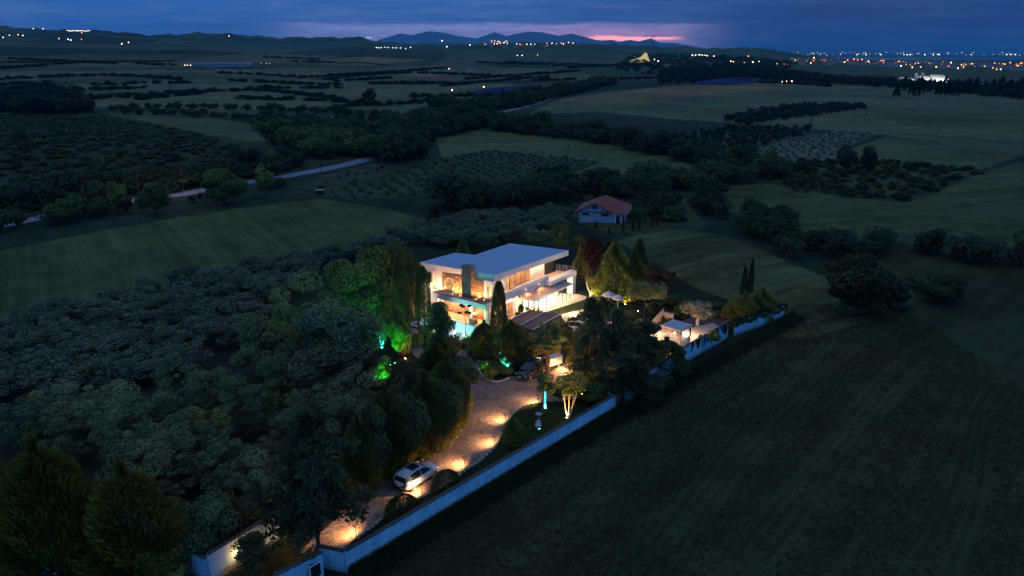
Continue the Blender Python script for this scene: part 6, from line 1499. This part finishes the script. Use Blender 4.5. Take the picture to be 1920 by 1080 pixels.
# ------------------------------------------------------------------ far farms, villages, town
M['housewall'] = basic('village_wall', (.45, .42, .38), .85); M['solar'] = basic('solar_glass', (.012, .03, .10), .7, spec=.2)
hm = MB().box(-6, -5, 0, 6, 5, 6).mesh('wall', M['housewall']); hr_ = MB().add([(-6.6, -5.6, 5.9), (6.6, -5.6, 5.9), (6.6, 5.6, 5.9), (-6.6, 5.6, 5.9), (-3, 0, 8.6), (3, 0, 8.6)], [(0, 1, 5, 4), (1, 2, 5), (2, 3, 4, 5), (3, 0, 4), (3, 2, 1, 0)]).mesh('roof', M['rooftile'])
def lampmat(col, s):
    k = 'g_%s_%s' % (col, s)
    if k not in M: M[k] = glow('street_light_glow', col, s * (1.1 if col[1] < .7 else 1.5), False)
    return M[k]
OR = (1.0, .34, .08); OR2 = (1.0, .46, .15); WH = (1.0, .72, .42); CW = (.8, .9, 1.0); RD = (1.0, .14, .04)
gs = {}
def globe(col, s):
    k = (col, s)
    if k not in gs: gs[k] = MB().lathe([(.05, -1), (.7, -.7), (1, 0), (.7, .7), (.05, 1)], 8).mesh('lamp', lampmat(col, s))
    return gs[k]
polem = MB().tube([(0, 0, 0), (0, 0, 1)], .008, 5).mesh('pole', M['metal'])
def farlamp(px, py, col, s=8, r=1.0, label='distant street lamp', group='street lamps of the distant town', name='street_lamp'):
    q = at(px, py + 2.2) or at(px, py + 6)
    if not q: return
    d = math.hypot(q[0], q[1]); rr = max(.25, d * .00044 * r)
    zz = max(4.0, CAMH + (103.5 - py) / FPX * d * 1.0 - q[2])
    zz = min(zz, 26)
    o = thing(name, label, 'street lamp', q, 0, group); g_ = lobj('lamp', globe(col, s), o); g_.location = (0, 0, zz); g_.scale = (rr,) * 3; p_ = lobj('pole', polem, o); p_.scale = (max(8, d * .012),) * 2 + (zz - rr * .9,)
def farhouse(px, py, sc=1.0, label='small village house near the street lamps', group='houses of the distant town'):
    q = at(px, py)
    if not q: return
    o = thing('village_house', label, 'house', q, gg.uniform(-.6, .6), group, (sc,) * 3); lobj('wall', hm, o); lobj('roof', hr_, o)
# right hand town
TL = [(1513,114,OR),(1520,119,OR2),(1526,108,WH),(1551,110,WH),(1552,115,OR),(1572,109,OR),(1589,112,OR2),(1601,110,OR),(1608,112,RD),(1616,111,OR),(1628,114,OR2),(1652,113,RD),(1657,117,OR),(1662,119,OR),(1689,124,WH),(1711,116,OR),(1716,119,OR),(1726,126,OR),(1710,127,OR2),(1755,126,OR2),(1768,116,OR),(1775,122,OR),(1778,125,RD),(1783,117,WH),(1784,120,OR),(1796,129,WH),(1802,122,OR2),(1806,127,OR),(1814,119,OR),(1855,119,OR),(1854,123,OR),(1861,128,OR2),(1868,131,OR),(1876,131,OR),(1883,120,OR),(1894,117,OR),(1908,124,OR),(1913,118,RD),(1916,118,OR),(1470,122,RD),(1477,123,OR),(1457,121,OR),(1403,106,OR),(1370,116,WH),(1375,117,OR2),(1395,119,OR2),(1411,118,WH),(1423,117,WH),(1484,157,WH),(1466,158,WH),(1474,157,OR2)]
for i, (a_, b2, c_) in enumerate(TL): farlamp(a_, b2, c_, 7, gg.uniform(.9, 1.5), 'glowing street lamp of the town on the plain to the right')
for i in range(120):
    a_ = 1480 + 440 * gg.random(); b2 = 110 + (a_ - 1480) / 440 * 12 + gg.uniform(-3, 6); c_ = gg.choice([OR, OR, OR2, OR2, WH, RD]); farlamp(a_, b2, c_, 3, gg.uniform(.4, 1.1), 'faint street lamp of the town on the plain to the right')
for i in range(70):
    a_ = 1500 + 420 * gg.random(); farhouse(a_, 114 + (a_ - 1500) / 420 * 12 + gg.uniform(-2, 7), gg.uniform(.8, 1.6), 'dim house of the town on the plain to the right')
# across the bay
def shorelamp(px, py, col, s, r, w):
    d = 14900.0; X = (px - 960) / (FPX * CP) * d; Z = CAMH + (103.5 - py) / FPX * d
    o = thing('shore_lamp', w + ' light on the far shore beyond the bay', 'lamp', (X, d, 0), 0, w + ' lights of the far shore'); g_ = lobj('lamp', globe(col, s), o); g_.location = (0, 0, max(Z, 12)); g_.scale = (d * .00046 * r,) * 3
for i in range(70):
    a_ = 1440 + 480 * gg.random(); shorelamp(a_, gg.uniform(98.5, 103.4), gg.choice([WH, WH, OR2, CW]), 3.0, gg.uniform(.5, 1.0), 'tiny')
for a_ in (1550, 1565, 1590, 1635, 1640, 1665, 1680, 1690, 1745, 1805, 1812, 1820, 1852, 1898): shorelamp(a_, 102.4, WH, 6, 1.3, 'bright')
# village on the middle ridge
for i in range(26): farlamp(920 + 34 * gg.random(), 80 + gg.uniform(-2, 5), gg.choice([OR2, WH, OR]), 5, gg.uniform(.6, 1.0), 'street lamp of the hilltop village in the centre', 'street lamps of the hilltop village')
for a_, b2, c_ in ((969,84,WH),(975,85,OR2),(995,85,WH),(1003,85,OR),(1026,83,OR),(1035,83,WH),(1043,84,OR2),(1052,83,OR),(1056,84,WH),(1066,82,WH),(1074,83,OR),(988,85,OR2),(829,77,RD),(829,79,WH),(881,86,WH),(910,85,OR2),(838,89,CW),(1026,87,RD),(1008,104,OR)): farlamp(a_, b2, c_, 7, gg.uniform(.8, 1.3), 'street lamp along the ridge road in the centre', 'street lamps along the ridge')
for i in range(26): farhouse(915 + 150 * gg.random(), 84 + gg.uniform(0, 5), 1.0, 'dim house of the hilltop village in the centre', 'houses of the hilltop village')
for i, a_ in enumerate((706, 710, 722, 728, 737, 743, 751, 761, 770, 715)): farlamp(a_, 91 + gg.uniform(-1, 2), CW, 6, .8, 'cool white lamp in the row on the left centre slope', 'cool white lamps on the slope')
farlamp(690, 74, CW, 6, .8, 'white lamp beside the antenna on the hill', None); farlamp(695, 74, WH, 5, .7, 'second lamp beside the antenna on the hill', None)
for a_, b2, c_, s in ((36,74,OR,8),(45,75,OR2,8),(8,78,WH,4),(20,75,WH,4),(112,79,OR,8),(129,80,WH,8),(134,81,WH,8),(154,80,OR,4),(65,65,WH,3),(83,65,WH,3),(229,86,WH,8),(242,84,WH,6),(430,73,WH,5),(155,70,OR2,4)): farlamp(a_, b2, c_, s, 1.0, 'scattered lamp on the slope at far left', 'lamps on the far left slope')
for i in range(14): farlamp(128 + 42 * i / 13, 67 + gg.uniform(-.6, 1), gg.choice([WH, OR2]), 6, .8, 'lamp in the bright row on the far left ridge', 'lamps in a row on the far left ridge')
for a_, b2, c_ in ((848,176,WH),(907,169,WH)): farlamp(a_, b2, (1.0,.75,.35), 9, 1.5, 'bright lone lamp at the solar field, %s' % ('left one' if a_ < 860 else 'right one'), None)
for a_, b2 in ((842,132),(848,130),(883,133),(887,132)): farlamp(a_, b2, (1.0,.6,.25), 7, 1.2, 'warm lamp at the two farmyards among trees', 'warm farmyard lamps'); 
for a_, b2 in ((845, 134), (884, 136)): farhouse(a_, b2, .8, 'farmhouse lit warm among the far trees, %s one' % ('left' if a_ < 860 else 'right'), None)
farlamp(970, 105, CW, 6, .8, 'cool lamp above the farmyards, left one', None); farlamp(979, 105, CW, 6, .9, 'cool lamp above the farmyards, right one', None)
for a_, b2 in ((1298,104),(1304,104),(1311,103),(1316,104),(1321,104),(1326,105),(1338,106)): farlamp(a_, b2, (1.0,.8,.45), 8, 1.1, 'lamp in the bright row on the right centre ridge', 'bright lamps in a row on the right centre ridge')
# quarry heap lit yellow
q = at(1205, 116); o = thing('quarry', 'floodlit pale quarry heap on the right centre slope', 'quarry', q)
M['lime'] = basic('pale_quarry_stone', (.50, .46, .30), .9, var=.5, nscale=.05)
d = q[1]; k = d / FPX
MB().add([(-22 * k, 0, 0), (14 * k, 0, -2), (10 * k, 0, 9 * k), (6 * k, 10, 17 * k), (-4 * k, 5, 8 * k), (-20 * k, 20, 3 * k), (-22 * k, 60, 1 * k), (16 * k, 70, 0)], [(0, 1, 4), (1, 2, 3), (1, 3, 4), (0, 4, 5), (5, 4, 6), (4, 3, 7), (4, 7, 6)]).obj('heap', [M['lime']], o)
for i, (a_, b2, p_) in enumerate(((-16, 5, 2.0), (-8, 8, 2.0), (0, 12, 3.0), (7, 14, 3.5), (12, 6, 2.0))): point('light', o, (a_ * k, -22, b2 * k + 6), 3500 * p_, (1.0, .80, .32), 2.0)
for a_, b2 in ((1213, 103), (1227, 113), (1234, 116), (1190, 108)): farlamp(a_, b2, (1.0,.85,.5), 8, 1.2, 'floodlight of the quarry', 'floodlights of the quarry')
# greenhouse on the left
q = at(406, 126); k = q[1] / FPX; o = thing('greenhouse', 'very long low white greenhouse shed on the left slope', 'greenhouse', q, -.02); M['gh'] = basic('greenhouse_film', (.30, .31, .34), .6)
L = 58 * k
MB().box(-L, 0, 0, L, 20, 3.5).obj('wall', [M['gh']], o); me_ = MB().add([(0, -.5, 3.5), (L / 8, -.5, 3.5), (L / 16, -.5, 6), (0, 20.5, 3.5), (L / 8, 20.5, 3.5), (L / 16, 20.5, 6)], [(0, 1, 2), (5, 4, 3), (0, 2, 5, 3), (2, 1, 4, 5)]).mesh('roof_bay', M['gh'])
for i in range(16): lobj('roof_bay', me_, o).location = (-L + i * L / 8, 0, .01)
for a_ in (347, 352, 358): farlamp(a_, 126, WH, 6, .9, 'white lamp at the left end of the long greenhouse', 'lamps at the greenhouse')
for a_ in (468, 490, 500, 506): farlamp(a_, 122, WH, 3, .6, 'faint lamp right of the long greenhouse', 'faint lamps by the greenhouse')
# solar fields
for pts, l in (([(885,178),(905,172),(1000,164),(1022,165),(1015,172),(930,180)], 'blue solar panel field below the lone lamps'), ([(1300,158),(1360,150),(1410,150),(1440,154),(1380,160)], 'blue solar panel field above the tan field'), ([(1320,154),(1400,149),(1420,151),(1350,157)], None)):
    if not l: continue
    P = poly_world(pts, 1); c_ = P.mean(0); o = thing('solar_field', l, 'solar field', (c_[0], c_[1], float(terrain(*c_)))); 
    x0, x1, y0, y1 = P[:, 0].min(), P[:, 0].max(), P[:, 1].min(), P[:, 1].max(); n_ = 24
    for i in range(n_):
        yy_ = y0 + (y1 - y0) * (i + .5) / n_; xs_ = np.linspace(x0, x1, 200); m_ = inside(P, xs_, np.full(200, yy_))
        if m_.sum() < 3: continue
        a_, b2 = xs_[m_].min() - c_[0], xs_[m_].max() - c_[0]; za = float(terrain(xs_[m_].min(), yy_)) - o.location.z; zb = float(terrain(xs_[m_].max(), yy_)) - o.location.z; w_ = (y1 - y0) / n_ * .45
        MB().add([(a_, yy_ - c_[1] - w_, za + .8), (b2, yy_ - c_[1] - w_, zb + .8), (b2, yy_ - c_[1] + w_, zb + 2.6), (a_, yy_ - c_[1] + w_, za + 2.6)], [(0, 1, 2, 3)]).obj('panel_row', [M['solar']], o)
# lit farm with two silos, right
q = at(1728, 156); k = q[1] / FPX; o = thing('farm_shed', 'floodlit white farm sheds with two small silos on the right plain', 'farm', q)
for a_, w_, h in ((-34, 24, 5), (2, 20, 6), (24, 26, 7)):
    a_ *= k; w_ *= k; MB().box(a_, 0, 0, a_ + w_, 30, h * .6).obj('wall', [M['wallpaint']], o); MB().add([(a_, -1, h * .6), (a_ + w_, -1, h * .6), (a_ + w_, 31, h * .6), (a_, 31, h * .6), (a_ + w_ * .1, 15, h * 1.5), (a_ + w_ * .9, 15, h * 1.5)], [(0, 1, 5, 4), (1, 2, 5), (2, 3, 4, 5), (3, 0, 4)]).obj('roof', [M['gh']], o)
for a_ in (16, 28): MB().lathe([(2.5, 0), (2.5, 11), (.2, 13)], 12, (a_ * k, 40, 0)).obj('silo', [M['gh']], o)
for a_, b2, p_ in ((-30, 5, 1), (-14, 5, .7), (4, 6, 1.4), (18, 5, 1), (30, 7, .8), (40, 6, .5)): point('light', o, (a_ * k, -8, b2), 30000 * p_, (1.0, .88, .62), .6)
for a_, b2 in ((1694, 154), (1703, 154), (1726, 154), (1736, 155)): farlamp(a_, b2, (1.0,.9,.7), 9, 1.3, 'floodlight of the white farm sheds', 'floodlights of the farm sheds')
# antenna on the hill
q = at(713, 78) or at(713, 84); o = thing('antenna_mast', 'thin antenna mast on the hill left of centre', 'mast', q); MB().tube([(0, 0, 0), (0, 0, 30)], [1.6, .7], 6).obj('mast', [M['metal']], o); lobj('lamp', globe(RD, 5), o).location = (0, 0, 31)
# small rust coloured hut in the big field
q = at(1711, 208); o = thing('ruin', 'small low rust coloured ruin in the wide field at right', 'ruin', q); MB().box(-3.4, 0, 0, -3, 4, 1.6).box(3, 0, 0, 3.4, 4, 1.2).box(-3, 3.6, 0, 3, 4, 1.9).box(-3, 0, 0, .5, .4, 1.1).obj('wall', [M['terracotta']], o)
# mountains behind, the bay, far shore
def ridge(name, prof, dist, m, depth=3000, label=None):
    mb = MB(); vs = []; P = resample([(float(a_), float(b2)) for a_, b2 in prof], 3.0); gg2 = random.Random(5)
    for i, (a_, b2) in enumerate(P):
        X = (a_ - 960) / (FPX * CP) * dist; Z = CAMH + (103.5 - b2 + gg2.uniform(-.35, .35)) / FPX * dist * 1.04
        vs += [(X, dist - depth * .6, -20), (X, dist - depth * .25, Z * .55), (X, dist, Z), (X, dist + depth, -20)]
    fs = [(i * 4 + k, i * 4 + 4 + k, i * 4 + 5 + k, i * 4 + 1 + k) for i in range(len(P) - 1) for k in range(3)]
    mb.add(vs, fs, 0, True); return tag(mb.obj(name, [m]), label, kind='structure')
M['lowland'] = basic('lowland', (.03, .045, .04), .95)
M['hazy_mount'] = basic('mountain', (.15, .18, .27), .95, var=.15, nscale=.0004)  # pale bluish purple paints distance haze into the mountain colour
ridge('mountains', [(690,100),(735,78),(770,68),(790,71),(820,64),(846,67),(866,72),(900,76),(930,66),(950,72),(985,65),(1010,66),(1040,72),(1060,68),(1085,74),(1120,82),(1150,88),(1190,100)], 14200, M['hazy_mount'], 900, label='far blue mountain range under the afterglow')
ridge('mountains', [(1080,98),(1110,80),(1130,78),(1140,82),(1160,78),(1175,81),(1195,76),(1210,82),(1240,84),(1290,92),(1340,100)], 15300, M['hazy_mount'], 300, label='paler far mountains under the orange light')
ridge('far_shore', [(1340,103.4),(1420,101.5),(1480,101.8),(1560,102.2),(1640,101.8),(1760,102.6),(1850,102.2),(1960,102.8),(2100,103)], 15000, M['lowland'], 400, label='low dark far shore beyond the bay')
sm, t_, b_ = mat('sea'); b_.inputs['Base Color'].default_value = (.02, .05, .09, 1); b_.inputs['Roughness'].default_value = .25
tag(MB().add([(4000, 8600, -10), (12800, 7800, -10), (10500, 12400, -10), (5600, 14700, -10)], [(0, 1, 2, 3)]).obj('sea', [sm]), 'narrow strip of the bay at the right horizon', kind='structure')
# ------------------------------------------------------------------ evening air
HAZE = 0.000045
hb = MB().box(-16500, -16500, -60, 16500, 16500, 440).obj('haze', [])
hm_ = bpy.data.materials.new('air'); hm_.use_nodes = True; nt = NT(hm_.node_tree); nt.n.clear()
ho = nt.new('ShaderNodeOutputMaterial'); pv = nt.new('ShaderNodeVolumePrincipled'); pv.inputs['Color'].default_value = (.20, .80, 1.0, 1); pv.inputs['Density'].default_value = HAZE; pv.inputs['Anisotropy'].default_value = .2
nt.l.new(pv.outputs[0], ho.inputs['Volume']); hb.data.materials.append(hm_); tag(hb, kind='stuff')
